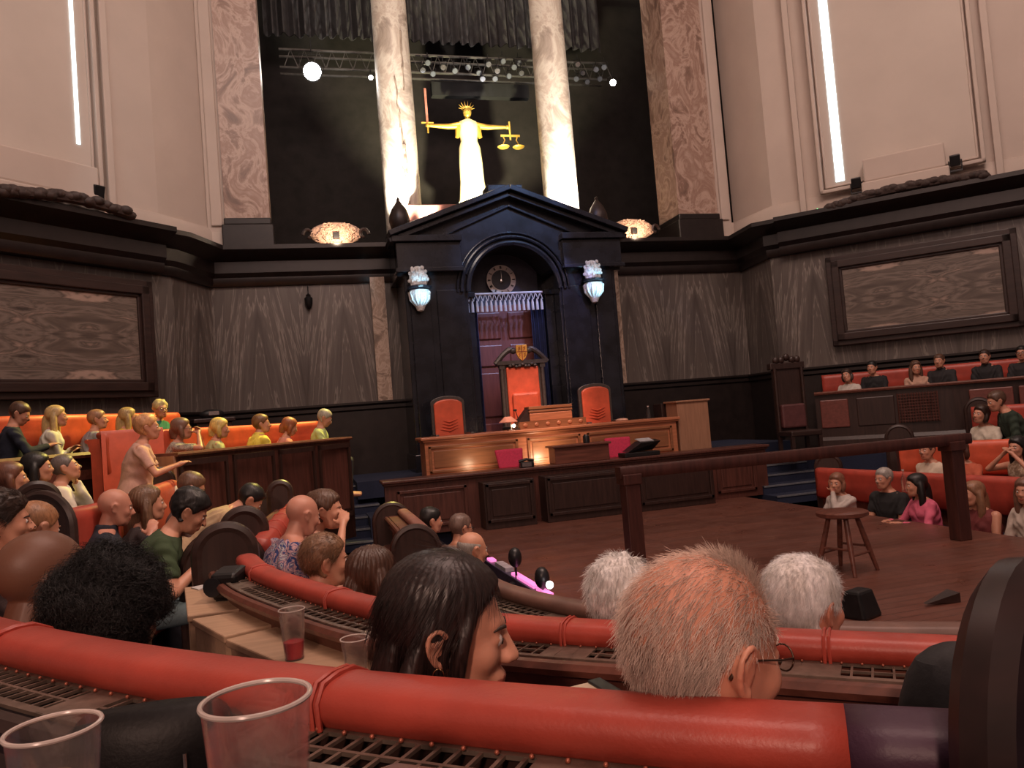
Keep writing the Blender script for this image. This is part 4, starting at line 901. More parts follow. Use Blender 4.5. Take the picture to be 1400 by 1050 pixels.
for px, py, d_, zf, nm in ((1228,589,11.9,.3,'above the stairs on the right'), (1131,629,11.6,-.3,'at the near end of the lowest right bench'), (1337,552,12.0,.5,'beside the smiling woman in white')):
    bench_end_at(px, py-6, d_, 30, zf, 'dark round topped bench end '+nm)
# ------------------------------------------------------------------ tan board tables between the first and second bench
def quad_table(pts, z, label, th=.03):
    q = [PZ(a, b, z) for a, b in pts]; c = sum(q, Vector())/4; t = thing('board_table', label, 'table', (c.x, c.y, TZ['A'])); n = len(q)
    out = [(p.x, p.y) for p in q]; MB().prism(out, lambda a, b, d: (a, b, z-th+d), th).build('tabletop', TANW, t, bevel=.006)
    out = [((p.x-c.x)*.93+c.x, (p.y-c.y)*.93+c.y) for p in q]; MB().prism(out, lambda a, b, d: (a, b, TZ['A']+d), z-th-TZ['A']).build('cabinet_body', TANW, t)
ZTB = .90
quad_table([(256,842),(350,829),(330,795),(252,803)], ZTB, 'farthest of the three tan board tables with a paper lying on it')
quad_table([(306,870),(374,853),(352,832),(262,846)], ZTB, 'middle one of the three tan board tables')
quad_table([(430,925),(600,925),(380,856),(308,874)], ZTB, 'nearest and longest tan board table carrying two plastic cups')
q = PZ(290,801,ZTB); tag(MB().box((q.x, q.y, ZTB+.004), (.18,.10,.006), rz=.5).build('paper_sheet', plain('pale paper', (.5,.48,.47), .8), origin=(q.x,q.y,ZTB)), 'folded pale paper on the farthest tan board table', 'paper')
# speaker by the pale grille
q = PZ(316, 818, ZTB); c = thing('stage_monitor', 'small black speaker standing on the tan board table beside the grille', 'speaker', (q.x, q.y, ZTB), R(-20), local=True)
MB().box((0,0,.075), (.13,.14,.13), rx=.15).build('cabinet', METAL, c, bevel=.02); MB().tube([(-.05,-.075,.07),(-.05,-.08,.07)], .045, 16).build('speaker_cone', RUBBER, c); MB().bb(-.05,.05,-.05,.05,0,.015).build('foot', METAL, c)
# cups
LIQ = {}
def cup(loc, rt, rb, h, label, liq=None, lh=0, grp=None):
    c = thing('plastic_cup', label, 'cup', loc, local=True, group=grp); th = .0012
    MB().lathe([(rb,0),(rb*1.02,.004),(rt,h),(rt-th,h),(rb-th,.003)], n=40, close=True).build('cup_wall', GLASS, c, smooth=True)
    MB().lathe([(0,0),(rb,0),(rb,.003),(0,.004)], n=40).build('cup_base', GLASS, c)
    m = MB(); m.tube([(rt*math.cos(2*PI*k/40), rt*math.sin(2*PI*k/40), h) for k in range(41)], .0022, 8, cap=False); m.build('rim', RIMM, c, smooth=True)
    if liq:
        r1 = rb+(rt-rb)*lh/h; a = N(liq[0]); a.set(Base_Color=(*liq[1],1), Roughness=.1, IOR=1.33); a.b.inputs['Transmission Weight'].default_value = liq[2]
        MB().lathe([(0,.005),(rb-.004,.005),(r1-.003,lh),(0,lh)], n=36).build('drink', a.m, c, smooth=True)
    return c
def base_from_rim(px, py, d, h): q = P(px, py, d); return (q.x, q.y, q.z-h)
ZSH = 1.27
q = P(350,955,.60); cup((q.x,q.y,q.z-.16), .041, .029, .16, 'large empty clear plastic cup nearest the viewer in front of the brass grille')
q = P(73,995,.70); cup((q.x,q.y,q.z-.14), .039, .028, .14, 'clear plastic cup with pale cloudy drink at the bottom left corner', ('cloudy pale drink', (.75,.5,.28), .2), .085)
q = PZ(403,901,ZTB); cup((q.x,q.y,ZTB), .043, .031, .165, 'plastic cup with a little red drink standing on the tan board table', ('red drink', (.55,.02,.03), .45), .06)
q = PZ(488,922,ZTB); cup((q.x,q.y,ZTB), .043, .031, .11, 'empty shorter plastic cup right of the cup with red drink')
# small shelf in front of the viewer
a = PZ(545,1042,ZSH); t = thing('writing_shelf', 'dark wooden shelf edge at the very bottom of the view', 'shelf', (a.x, a.y, ZSH))
v1 = Vector((math.cos(R(-15+18)), math.sin(R(-15+18)))); v2 = Vector((-v1.y, v1.x)); A_ = a.to_2d()
pts = [PZ(542,1040,ZSH).to_2d(), PZ(735,1046,ZSH).to_2d()]; cc = CAM.to_2d()+FW.to_2d()*.25
out = [tuple(P(542,1041,.88).to_2d()), tuple(P(760,1045,.80).to_2d()), tuple(P(900,1200,.5).to_2d()), tuple(P(-150,1500,.45).to_2d()), tuple(P(-150,1300,.9).to_2d()), tuple(P(300,1090,.78).to_2d())]
MB().prism(out, lambda a, b, d: (a, b, ZSH-.03+d), .028).build('board', REDW, t, bevel=.004)
MB().bb(A_.x-.05, A_.x, A_.y-.35, A_.y-.3, .42, ZSH-.03).build('support', DARKW, t)
# black rounded bag before the grille
q = P(212, 1040, .98); c = thing('handbag', 'black rounded leather bag leaning on the bench back between the two near cups', 'bag', (q.x, q.y, q.z-.25), R(-5), local=True)
m = lofte([(0,0,0,.10,.04),(0,0,.05,.112,.055),(0,0,.2,.11,.05),(0,0,.27,.108,.045),(0,0,.30,.102,.035),(0,0,.316,.09,.022),(0,0,.32,.06,.010)], 32); zs = P(212,962,.98).z-(q.z-.25)
m.v = [(x*.95, y, z*zs/.32) for x, y, z in m.v]
BL = leather('black leather', (.006,.005,.005), .5); BL.node_tree.nodes['Principled BSDF'].inputs['Specular IOR Level'].default_value = .25; m.build('bag_body', BL, c, smooth=True, sub=1)
m = MB(); m.tube([(.045,-.055,.1),(.05,-.055,.2),(.047,-.045,.27)], .0025, 6); m.build('zip', CHROME, c); m = MB().box((-.02,-.06,.16), (.008,.006,.02)); m.build('buckle', CHROME, c)
# black bag and phone beyond
q = PZ(1300, 985, .95); q = P(1300, 935, 1.35); c = thing('rucksack', 'black rucksack on the bench in front of the carved bench end', 'bag', (q.x+.02, q.y, q.z-.22), R(-20), local=True)
m = lofte([(0,0,0,.11,.08),(0,0,.1,.12,.09),(0,0,.2,.10,.08),(0,0,.27,.07,.05),(0,0,.29,.02,.02)], 24); m.v = [(x*(1+.08*math.sin(z*60+x*30)), y*(1+.08*math.sin(z*40)), z) for x, y, z in m.v]; m.build('bag_body', plain('black nylon', (.014,.014,.016), .7, 0, .3, 30, .5), c, smooth=True, sub=1)
MB().tube([(-.08,-.07,.12),(0,-.09,.18),(.08,-.07,.14)], .008).build('strap', METAL, c); MB().box((-.02,-.09,.12), (.006,.005,.03)).build('buckle', CHROME, c)
q = P(792, 944, 1.02); c = thing('spiral_notebook', 'pale notebook with a black clip lying beyond the red bench roll', 'notebook', (q.x, q.y, q.z-.012), R(8), local=True)
MB().bb(-.045,.03,-.03,.03,0,.008).build('pages', plain('cream page', (.6,.5,.36), .7), c); m = MB(); [m.ell((-.042+.008*k,-.025,.01), (.003,.004,.004), 6, 4) for k in range(9)]; m.build('beads', NAIL, c); MB().bb(.028,.048,-.03,.03,-.002,.012).build('clip', METAL, c, bevel=.002)
# crowded tables at the left of the stage: bottles, glasses, jugs
def tabletop_thing(px, py, z, kind, label, s=1, colr=None, grp=None):
    q = PZ(px, py, z)
    if kind == 'cup': return cup((q.x,q.y,z), .042*s, .032*s, .13*s, label, ('drink %d%d' % (px, py), colr, .4) if colr else None, .07*s, grp)
    c = thing('bottle', label, 'bottle', (q.x,q.y,z), local=True, group=grp)
    MB().lathe([(.034*s,0),(.035*s,.15*s),(.03*s,.18*s),(.013*s,.22*s),(.013*s,.27*s)], n=16).build('bottle_body', colr or GLASS, c, smooth=True); MB().lathe([(.015*s,.27*s),(.015*s,.29*s)], n=10).build('cap', RIMM, c)
T1 = .45
def slab(pts, z, label, mat, name='audience_table', zf=-.36):
    q = [PZ(a, b, z) for a, b in pts]; c = sum(q, Vector())/len(q); t = thing(name, label, 'table', (c.x, c.y, zf)); MB().prism([(p.x, p.y) for p in q], lambda a, b, d: (a, b, z-.04+d), .04).build('tabletop', mat, t, bevel=.005)
    MB().prism([((p.x-c.x)*.7+c.x, (p.y-c.y)*.7+c.y) for p in q], lambda a, b, d: (a, b, zf+d), z-.04-zf).build('cabinet_body', DARKV, t)
slab([(520,795),(590,800),(574,712),(530,700)], T1, 'narrow dark table crowded with glasses and bottles left of the low bench', REDW)
for i, (px, py, kd, lb, s, cl) in enumerate([(529,728,'bottle','tall clear bottle at the far end of the crowded table',1,None),(535,728,'cup','plastic cup of red drink at the far end of the crowded table',1,(.5,.02,.03)),(543,722,'cup','pale empty cup right of the red drink on the crowded table',1,None),(552,727,'cup','clear cup near the pale rail on the crowded table',.8,None),(564,748,'bottle','small clear bottle in the middle of the crowded table',.7,None),(546,752,'cup','cup with amber drink in the middle of the crowded table',.9,(.6,.2,.05)),(566,775,'cup','clear cup near the round topped bench end on the crowded table',1,None)]):
    tabletop_thing(px, py, T1, kd, lb, s, cl)
q = PZ(560,780,T1); c = thing('glass_jug', 'squat clear glass jug at the near end of the crowded table', 'jug', (q.x,q.y,T1), local=True); MB().lathe([(.07,0),(.085,.02),(.085,.09),(.075,.10),(.07,.095),(.078,.085),(.078,.02),(.0,.012)], n=24).build('jug_body', GLASS, c, smooth=True); MB().tube([(.08,0,.08),(.12,0,.07),(.12,0,.04),(.08,0,.02)], .007).build('handle', GLASS, c, smooth=True)
q = PZ(536,716,T1+.02); tag(MB().box((q.x, q.y, T1+.012), (.42,.08,.02), rz=.1).build('rolled_paper', plain('khaki paper', (.33,.30,.14), .8), bevel=.008, origin=(q.x,q.y,T1)), 'long khaki paper roll lying at the far end of the crowded table', 'paper')
slab([(330,712),(372,712),(380,682),(350,684)], .72, 'far narrow table with a bottle behind the bright red bench', TANW)
tabletop_thing(362,704,.72,'bottle','tall clear bottle left of the bright red bench',1,None); tabletop_thing(342,708,.72,'cup','clear cup beside the beige backed person',1,None)
tabletop_thing(1237,672,.40,'bottle','small clear bottle beside the cream clad person on the right',.9,None)
# LED strip desk along the left stage edge
a = PZ(668,757,.12); b = PZ(752,806,.12); t = thing('lighting_bar', 'long low bar with glowing magenta lamps along the left edge of the stage', 'light bar', (a.x,a.y,0)); d_ = (b-a).to_2d()
MB().sweep([tuple(a.to_2d()), tuple(b.to_2d())], [(-.06,-.3),(-.06,.06),(.06,.06),(.06,-.3)]).build('casing', plain('violet grey metal', (.09,.07,.13), .4, .4), t, bevel=.008)
PK = emis('magenta lamp', (1,.25,.62), 1.1); m = MB()
for f0, f1 in ((.02,.10),(.48,.82),(.86,1.0)):
    m.sweep([tuple(a.to_2d()+d_*f0), tuple(a.to_2d()+d_*f1)], [(-.035,.06),(-.035,.085),(.03,.085),(.03,.06)])
m.build('lamp_strip', PK, t); MB().ell((b.x,b.y,.16), (.035,.035,.035)).build('white_lamp', emis('white small lamp', (1,.9,.9), 5), t, smooth=True)
MB().sweep([tuple(a.to_2d()+d_*.2), tuple(a.to_2d()+d_*.4)], [(-.045,.06),(-.045,.10),(.045,.10),(.045,.06)]).build('pale_panel', plain('grey label panel', (.4,.37,.42), .5), t)
for px, py, d2, nm in ((704,762,7.6,'middle'),(741,790,6.9,'near end')):
    q = P(px,py,d2); c = thing('stage_microphone', 'black microphone with a round foam windshield at the %s of the magenta light bar' % nm, 'microphone', (q.x,q.y,0))
    MB().ell(q, (.07,.07,.10)).build('windshield', RUBBER, c, smooth=True); MB().tube([(q.x,q.y,0),(q.x,q.y,q.z)], .012).lathe([(.07,0),(.07,.02),(0,.03)], c=(q.x,q.y,0), n=16).build('stand', METAL, c)
# ------------------------------------------------------------------ people
def smin(a, b, k):
    h = np.clip(.5+.5*(b-a)/k, 0, 1); return b*(1-h)+a*h-k*h*(1-h)
def smax(a, b, k): return -smin(-a, -b, k)
def sell(p, c, r):
    q = (p-np.array(c))/np.array(r); k0 = np.linalg.norm(q, axis=1); k1 = np.linalg.norm(q/np.array(r), axis=1); return k0*(k0-1)/np.maximum(k1, 1e-9)
def scap(p, a, b, ra, rb):
    a = np.array(a, float); b = np.array(b, float); pa = p-a; ba = b-a; h = np.clip(pa@ba/(ba@ba), 0, 1)
    return np.linalg.norm(pa-h[:,None]*ba, axis=1)-(ra+(rb-ra)*h)
def head_sdf(p, fem=0, old=0, detail=1):
    q = p.copy(); q[:,0] = np.abs(q[:,0])
    d = sell(q, (0,-.015,.032), (.0765,.097,.088))
    d = smin(d, sell(q, (0,.030,-.025), (.061-.004*fem,.062,.085)), .03)
    d = smin(d, sell(q, (0,.038,-.082), (.043-.006*fem,.045,.030)), .025)
    d = smin(d, scap(q, (.052-.004*fem,-.005,-.03), (.038-.004*fem,.045,-.088), .018, .014), .03)      # jaw
    d = smin(d, sell(q, (0,.076,-.099), (.019,.016,.015)), .016)                         # chin
    d = smin(d, sell(q, (.036,.066,-.022), (.023,.020,.022)), .02)                       # cheek
    d = smin(d, scap(q, (0,.084,.026), (.034,.076,.026), .011, .009), .012)               # brow
    d = smax(d, -sell(q, (.031,.103,.006), (.019,.020,.0125)), .012)                      # socket
    d = smin(d, sell(q, (.031,.079,.006), (.0145,.0125,.0115)), .003)                     # lids over the eyeball
    d = smin(d, scap(q, (0,.091,.014), (0,.112+.004*(1-fem),-.026), .0075, .0125), .010)  # nose
    d = smin(d, sell(q, (.0125,.101,-.030), (.0095,.012,.0085)), .006)
    d = smax(d, -sell(q, (.0065,.108,-.041), (.004,.006,.005)), .003)
    d = smin(d, sell(q, (0,.088,-.062), (.027,.014,.016)), .012)
    d = smin(d, sell(q, (0,.0985,-.0585), (.021,.0075,.0058)), .004)
    d = smin(d, sell(q, (0,.0965,-.0705), (.018,.0085,.0068)), .004)
    d = smax(d, -scap(q, (0,.109,-.0645), (.022,.099,-.0655), .0022, .0016), .003)
    if old:
        d = smax(d, -scap(q, (.021,.103,-.035), (.034,.090,-.068), .003, .002), .006)
        d = smax(d, -scap(q, (.020,.098,-.006), (.040,.088,-.012), .002, .002), .005)
    return d
def ico(n):
    bm = bmesh.new(); bmesh.ops.create_icosphere(bm, subdivisions=n, radius=1); bm.verts.ensure_lookup_table()
    v = np.array([x.co[:] for x in bm.verts]); f = [tuple(q.index for q in x.verts) for x in bm.faces]; bm.free(); return v, f
ICO = {n: ico(n) for n in (4, 5, 6)}
HC = np.array((0, .005, -.005))
def star(sdf, dirs):
    t = np.full(len(dirs), .2)
    for _ in range(70):
        t -= .7*sdf(HC+dirs*t[:,None])
    return t
HEADS = {}
def head_r(level, fem, old):
    k = (level, fem, old)
    if k not in HEADS: HEADS[k] = star(lambda p: head_sdf(p, fem, old), ICO[level][0])
    return HEADS[k]
def sstep(x, a, b): t = np.clip((x-a)/(b-a), 0, 1); return t*t*(3-2*t)
YS = [-.1,-.03,.0,.014,.032,.055,.075,.11]
HL = {'norm': [-.092,-.088,-.050,-.005,.012,.046,.064,.070], 'fringe': [-.092,-.088,-.050,.0,.02,.03,.030,.032], 'bald': [-.090,-.086,-.04,.02,.04,.2,.2,.2], 'high': [-.092,-.088,-.05,.01,.045,.075,.092,.11]}
def hair_mask(p, line):
    zb = np.interp(p[:,1], YS, HL[line]); m = sstep(p[:,2]-zb, -.006, .010)
    # keep the ear clear
    e = ((p[:,1]+.004)/.030)**2 + ((p[:,2]+.016)/.036)**2; m = m*np.where(np.abs(p[:,0]) > .045, sstep(e, .75, 1.2), 1)
    if line == 'bald': m = m*(1-sstep(p[:,2], .030, .060))*(1-sstep(p[:,1], .02, .045))
    return m
def nz(p, s, seed=0):
    o = Vector((seed*3.1, seed*1.7, seed*2.3)); return np.array([noise.noise(Vector(v)*s+o) for v in p])
def ear_parts(m, s):
    """one ear as a mesh; s = -1 / 1"""
    x = s*.072
    pts = [(x, .008, -.002), (x+s*.010, .004, .016), (x+s*.018, -.010, .026), (x+s*.021, -.024, .018), (x+s*.019, -.027, .0), (x+s*.014, -.020, -.018), (x+s*.008, -.008, -.032), (x+s*.003, .002, -.026)]
    m.tube(catmull(pts, 3), .0048, 8); m.ell((x+s*.006, -.010, -.002), (.007,.019,.026), 12, 8); m.ell((x+s*.008, -.004, -.029), (.006,.008,.009), 8, 6)
    m.tube([(x+s*.012, -.004, .012), (x+s*.014, -.014, .004), (x+s*.009, -.010, -.014)], .0036, 6)
def remesh(mb, voxel, smooth=4, name='tmp', fac=.5):
    me = bpy.data.meshes.new(name); me.from_pydata([tuple(v) for v in mb.v], [], mb.f)
    bm = bmesh.new(); bm.from_mesh(me); bmesh.ops.recalc_face_normals(bm, faces=bm.faces); bm.to_mesh(me); bm.free()
    o = bpy.data.objects.new(name, me); COL.objects.link(o)
    r = o.modifiers.new('r', 'REMESH'); r.mode = 'VOXEL'; r.voxel_size = voxel; r.use_smooth_shade = True
    if smooth: s_ = o.modifiers.new('s', 'SMOOTH'); s_.factor = fac; s_.iterations = smooth
    dg = bpy.context.evaluated_depsgraph_get(); out = bpy.data.meshes.new_from_object(o.evaluated_get(dg)); out.name = name
    bpy.data.objects.remove(o); bpy.data.meshes.remove(me); return out
def getv(me): a = np.empty(len(me.vertices)*3, np.float32); me.vertices.foreach_get('co', a); return a.reshape(-1, 3).astype(float)
def setv(me, v): me.vertices.foreach_set('co', v.astype(np.float32).ravel()); me.update()
def capsule(m, a, b, ra, rb, n=12):
    a = Vector(a); b = Vector(b); d = (b-a); L = d.length
    if L < 1e-6: return
    d.normalize(); pts, rad = [], []
    for k in range(4): t = PI/2*k/4; pts.append(a-d*ra*math.cos(t)); rad.append(max(.0008, ra*math.sin(t)))
    pts.append(a); rad.append(ra); pts.append(b); rad.append(rb)
    for k in range(3, -1, -1): t = PI/2*k/4; pts.append(b+d*rb*math.cos(t)); rad.append(max(.0008, rb*math.sin(t)))
    m.tube(pts, rad, n)
def ik(s, w_, l1, l2, pole):
    s = Vector(s); w_ = Vector(w_); d = w_-s; L = min(d.length, (l1+l2)*.995); d.normalize(); w_ = s+d*L
    a = (l1*l1-l2*l2+L*L)/(2*L); h = math.sqrt(max(0, l1*l1-a*a)); pole = Vector(pole); pole = pole-d*pole.dot(d); pole.normalize(); return s+d*a+pole*h, w_
def hand(m, wrist, d, up, side, curl=.5):
    """palm and five bent fingers; d forward, up = back of the hand, side = thumb side sign"""
    d = Vector(d).normalized(); up = Vector(up); up = (up-d*up.dot(d)).normalized(); r = d.cross(up)*side; w_ = Vector(wrist)
    M = Matrix((r, d, up)).transposed()
    capsule(m, w_, w_+d*.03, .024, .026); m.ell(w_+d*.052, (.040,.048,.015), 14, 8, M)
    for k, (o, L) in enumerate(((.030,.070),(.010,.078),(-.011,.072),(-.030,.056))):
        p = w_+d*(.088-.006*abs(k-1))+r*o; c = curl*(.55+.08*k); dd = d.copy(); rr = .0088-.0006*k
        for j, f in enumerate((.45,.32,.23)):
            ax = r.cross(d); dd = (Matrix.Rotation(-side*c*(1.0 if j else .6), 3, r) @ dd) if True else dd
            if dd.dot(up) > .02*j and curl > 0: pass
            q = p+dd*L*f; capsule(m, p, q, rr, rr*.9, 8); p = q; rr *= .9
    p = w_+d*.022+r*.030; q = p+(d*.6+r*.75-up*.25).normalized()*.036; capsule(m, p, q, .0125, .0105, 8); capsule(m, q, q+(d*.85+r*.35-up*.3).normalized()*.028, .0105, .0085, 8)
def loft(m, rings, n=22):
    vs = []
    for (c, u, v, ru, rv) in rings:
        for k in range(n):
            t = 2*PI*k/n; cx, sx = math.cos(t), math.sin(t); e = .82
            cx = math.copysign(abs(cx)**e, cx); sx = math.copysign(abs(sx)**e, sx); vs.append(c+u*ru*cx+v*rv*sx)
    L = len(rings); fs = [(i*n+k, i*n+(k+1)%n, (i+1)*n+(k+1)%n, (i+1)*n+k) for i in range(L-1) for k in range(n)]
    fs += [tuple(range(n-1,-1,-1)), tuple((L-1)*n+k for k in range(n))]; m.add(vs, fs)
SKINS = {}
def skin_mat(c):
    k = tuple(round(x, 2) for x in c)
    if k in SKINS: return SKINS[k]
    a = N('skin tone %d' % len(SKINS)); f = a.noise(a.co, 9, 4); f2 = a.noise(a.co, 140, 3)
    a.col(a.ramp(f, [(.3, (c[0]*.92, c[1]*.84, c[2]*.82)), (.7, mul(c, 1.08))])); a.set(Roughness=.48); a.b.inputs['Subsurface Weight'].default_value = .12; a.b.inputs['Subsurface Radius'].default_value = (.012,.005,.003)
    a.bump(a.math('ADD', f2, f), .12, .003); SKINS[k] = a.m
    return a.m
def cloth_mat(name, c, pat=None):
    if name in MC: return MC[name]
    a = N(name); f = a.noise(a.co, 7, 4, .6, .8); w_ = a.noise(a.co, 220, 2)
    base = a.ramp(f, [(.35, mul(c, .85)), (.65, mul(c, 1.1))])
    if pat:
        vo = a.n.new('ShaderNodeTexVoronoi'); vo.inputs['Scale'].default_value = pat[0]; a.k(a.co, vo.inputs['Vector']); vo.inputs['Randomness'].default_value = 1
        g = a.noise(a.co, pat[0]*.9, 3, .5, 1.5)
        base = a.ramp(g, [(.40, mul(c, .9)), (.47, pat[1]), (.55, c), (.60, pat[2]), (.66, mul(c, 1.1))])
    a.col(base); a.set(Roughness=.85); a.bump(a.math('ADD', a.math('MULTIPLY', w_, .15), f), .6, .012); MC[name] = a.m; return a.m
def hair_mat(c):
    k = 'hair %.2f %.2f %.2f' % c
    if k in MC: return MC[k]
    a = N(k); f = a.noise(a.mapping((1,1,.12)), 120, 3); g = a.noise(a.co, 14, 3)
    mx = a.n.new('ShaderNodeMixRGB'); mx.blend_type = 'MULTIPLY'; mx.inputs[0].default_value = .8
    a.k(a.ramp(g, [(.3, mul(c, .75)), (.7, mul(c, 1.2))]), mx.inputs[1]); a.k(a.ramp(f, [(.3, (.55,.55,.55)), (.7, (1.15,1.15,1.15))]), mx.inputs[2]); a.col(mx.outputs[0]); a.set(Roughness=.42); a.bump(f, .5, .004); MC[k] = a.m; return a.m
EYEW = plain('eye white', (.62,.56,.52), .2, 0, .05); IRIS = plain('dark iris', (.03,.018,.012), .15, 0, .1); LENSG = None
TROU = {}
def strands(count, rootf, segs, width, lenf, flow, seed=1):
    """rootf(rng)-> (pos, normal); flow(pos, dir, k) -> next direction; returns MB of thin three sided tubes"""
    rng = np.random.RandomState(seed); P0, N0 = rootf(rng, count); n = len(P0); L = lenf(P0, rng, n)
    pts = [P0]; d = flow(P0, N0, 0, rng)
    for k in range(segs):
        p = pts[-1]+d*(L/segs)[:,None]; pts.append(p); d = flow(p, d, k+1, rng)
    V = []; 
    for i, p in enumerate(pts):
        t = pts[min(i+1, segs)]-pts[max(i-1, 0)]; t /= np.maximum(np.linalg.norm(t, axis=1, keepdims=True), 1e-9)
        a = np.cross(t, N0+.01); a /= np.maximum(np.linalg.norm(a, axis=1, keepdims=True), 1e-9); b = np.cross(t, a); w_ = width*(1-.75*i/segs)
        for k in range(3): V.append(p+a*w_*math.cos(2*PI*k/3)+b*w_*math.sin(2*PI*k/3))
    V = np.stack(V, 1)                                          # n, (segs+1)*3, 3
    f = []
    for i in range(segs):
        for k in range(3): f.append((i*3+k, i*3+(k+1)%3, (i+1)*3+(k+1)%3, (i+1)*3+k))
    F = (np.array(f)[None]+(np.arange(n)*(segs+1)*3)[:,None,None]).reshape(-1, 4)
    return V.reshape(-1, 3), F
def join_np(name, parts, mat, parent, M=None):
    vs = []; fs = []; o = 0; sm = []
    for V, F in parts:
        vs.append(np.asarray(V, float)); fs += [tuple(int(i)+o for i in f) for f in F]; o += len(V)
    V = np.concatenate(vs)
    if M is not None: A = np.array(M); V = V@A[:3,:3].T+A[:3,3]
    me = bpy.data.meshes.new(name); me.from_pydata(V.tolist(), [], fs); me.polygons.foreach_set('use_smooth', [True]*len(me.polygons)); me.materials.append(mat)
    ob = bpy.data.objects.new(name, me); COL.objects.link(ob); ob.parent = parent; return ob
def person(label, px, py, d, face=0, top=(.3,.3,.3), sk=(.52,.26,.17), hair='short', hc=(.05,.03,.02), fem=0, hy=0, hp=0, hr=0, lean=8, arms='lap', sleeve='long', zf=None, tr=(.03,.03,.04), pat=None, glasses=0, near=0, old=0, line=None, sc=1.0, thick=1.0, stand=0, group=None, curl=.6, hv=1.0, collar=None, side=0, armL=None, armR=None):
    """face: heading of the body (degrees clockwise from world +y); hy: head yaw relative (positive = to the person's right); hp: nod down positive"""
    C_ = P(px, py, d); L_ = R(lean)
    root = thing('person', label, 'person', (0,0,0), 0, group); root['_local'] = 1
    hz = .54 if not stand else .92
    pel = Vector((0,0,hz)); sd = R(side); up = Vector((math.sin(sd), math.sin(L_), math.cos(L_))).normalized()
    chest = pel+up*.30; shc = pel+up*.455; nb = pel+up*.515
    fwd = Vector((0, math.cos(L_), -math.sin(L_))); rt = Vector((1,0,0)); rt = (rt-up*rt.dot(up)).normalized(); fwd = up.cross(rt)
    nd = (up+Vector((0,.25+.010*max(0,hp)*.6,0))).normalized()
    hc_ = nb+nd*.142                                             # head centre
    HR = Matrix.Rotation(R(-hy), 3, 'Z') @ Matrix.Rotation(R(-hp), 3, 'X') @ Matrix.Rotation(R(hr), 3, 'Y')
    hm = Matrix.Translation(hc_) @ HR.to_4x4()
    # place
    ang_ = R(-face); RZ = Matrix.Rotation(ang_, 3, 'Z'); off = RZ @ (hc_*sc); root.rotation_euler = (0,0,ang_); root.scale = (sc,)*3
    root.location = (C_.x-off.x, C_.y-off.y, C_.z-off.z); zfl = (root.location.z if zf is None else zf); leg_z = (zfl-root.location.z)/sc
    lv = 6 if near else (5 if d < 5 else 4); V, F = ICO[lv]; hr_ = head_r(lv, fem, old); HV = HC+V*hr_[:,None]
    # ---- body
    m = MB(); HM = np.array(hm); hw = HV@HM[:3,:3].T+HM[:3,3]; m.add(hw.tolist(), F)
    em = MB(); ear_parts(em, 1); ear_parts(em, -1); ev = np.array([tuple(v) for v in em.v])@HM[:3,:3].T+HM[:3,3]; m.add(ev.tolist(), em.f)
    nt = hm @ Vector((0,-.022,-.055)); capsule(m, nb-up*.03, nt, .058-.010*fem, .052-.010*fem, 16)
    w_ = (1-.10*fem)*thick; y_ = rt; v_ = fwd
    rings = [(pel-up*.06, y_, v_, .10*w_, .09), (pel-up*.04, y_, v_, .165*w_, .125*thick), (pel+up*.04, y_, v_, .170*w_, .125*thick), (pel+up*.15, y_, v_, .145*w_, .11*thick), (chest, y_, v_, .165*w_, .115*thick), (pel+up*.40, y_, v_, .180*w_, .105), (shc-up*.005, y_, v_, .175*w_, .080), (pel+up*.485, y_, v_, .115*w_, .062), (nb+up*.01, y_, v_, .06, .055)]
    loft(m, rings)
    sx = .182*w_; Wl = {}
    presets = {'lap': ((-.09,.34,.62),(.09,.34,.62)), 'table': ((-.10,.40,.80),(.12,.40,.80)), 'chin': ((-.05,.20,1.06),(.10,.36,.70)), 'phone': ((-.06,.30,1.12),(.06,.30,1.12)), 'side': ((-.30,.10,.60),(.30,.10,.60)), 'cross': ((.08,.26,.80),(-.08,.26,.78)), 'point': ((-.12,.35,.7),(.22,.46,1.05)), 'mouth': ((.0,.22,1.10),(.12,.3,.8)), 'fist': ((-.09,.34,.62),(.10,.32,.98)), 'down': ((-.25,.12,.45),(.25,.12,.45))}
    tL, tR = presets[arms]; tL = armL or tL; tR = armR or tR; arm = {}
    for s, t_ in ((-1, tL), (1, tR)):
        S = shc+rt*s*sx*.93-up*.02; T_ = Vector(t_)
        if stand: T_.z += .38
        pole = Vector((s*.7,-.45,-.8)); E_, W_ = ik(S, T_, .275, .25, pole); arm[s] = (S, E_, W_)
        th = .85 if fem else 1.0; capsule(m, S, E_, .054*th*thick, .040*th); capsule(m, E_, W_, .041*th, .025*th)
        hd = (W_-E_).normalized(); upv = Vector((0,0,1)) if abs(hd.z) < .8 else Vector((0,-1,0))*(1 if hd.z > 0 else -1)
        hand(m, W_, hd, upv, -s, curl)
    leg = {}
    for s in (-1, 1):
        if stand: K = Vector((s*.10,.03,.50)); A_ = Vector((s*.11,0,.08))
        else: K = Vector((s*.13,.44,.53)); A_ = Vector((s*.12,.42,min(.12, max(-.3, leg_z+.08))))
        H_ = pel+Vector((s*.09,0,-.01)); leg[s] = (H_, K, A_); capsule(m, H_, K, .082*thick, .056); capsule(m, K, A_, .054, .036); capsule(m, A_+Vector((0,-.02,-.03)), A_+Vector((0,.15,-.045)), .036, .028)
    vox = .0042 if near else (.0085 if d < 6 else .011); me = remesh(m, vox, 2 if near else 1, 'body', .5)
    vb = getv(me); loc = (vb-HM[:3,3])@HM[:3,:3]
    if near:                                                     # draw the head back onto the sculpted surface
        pass
    me.materials.append(skin_mat(sk)); me.materials.append(plain('lip tone %.2f' % sk[0], (sk[0]*.72, sk[1]*.42, sk[2]*.45), .4, 0, .1)); 
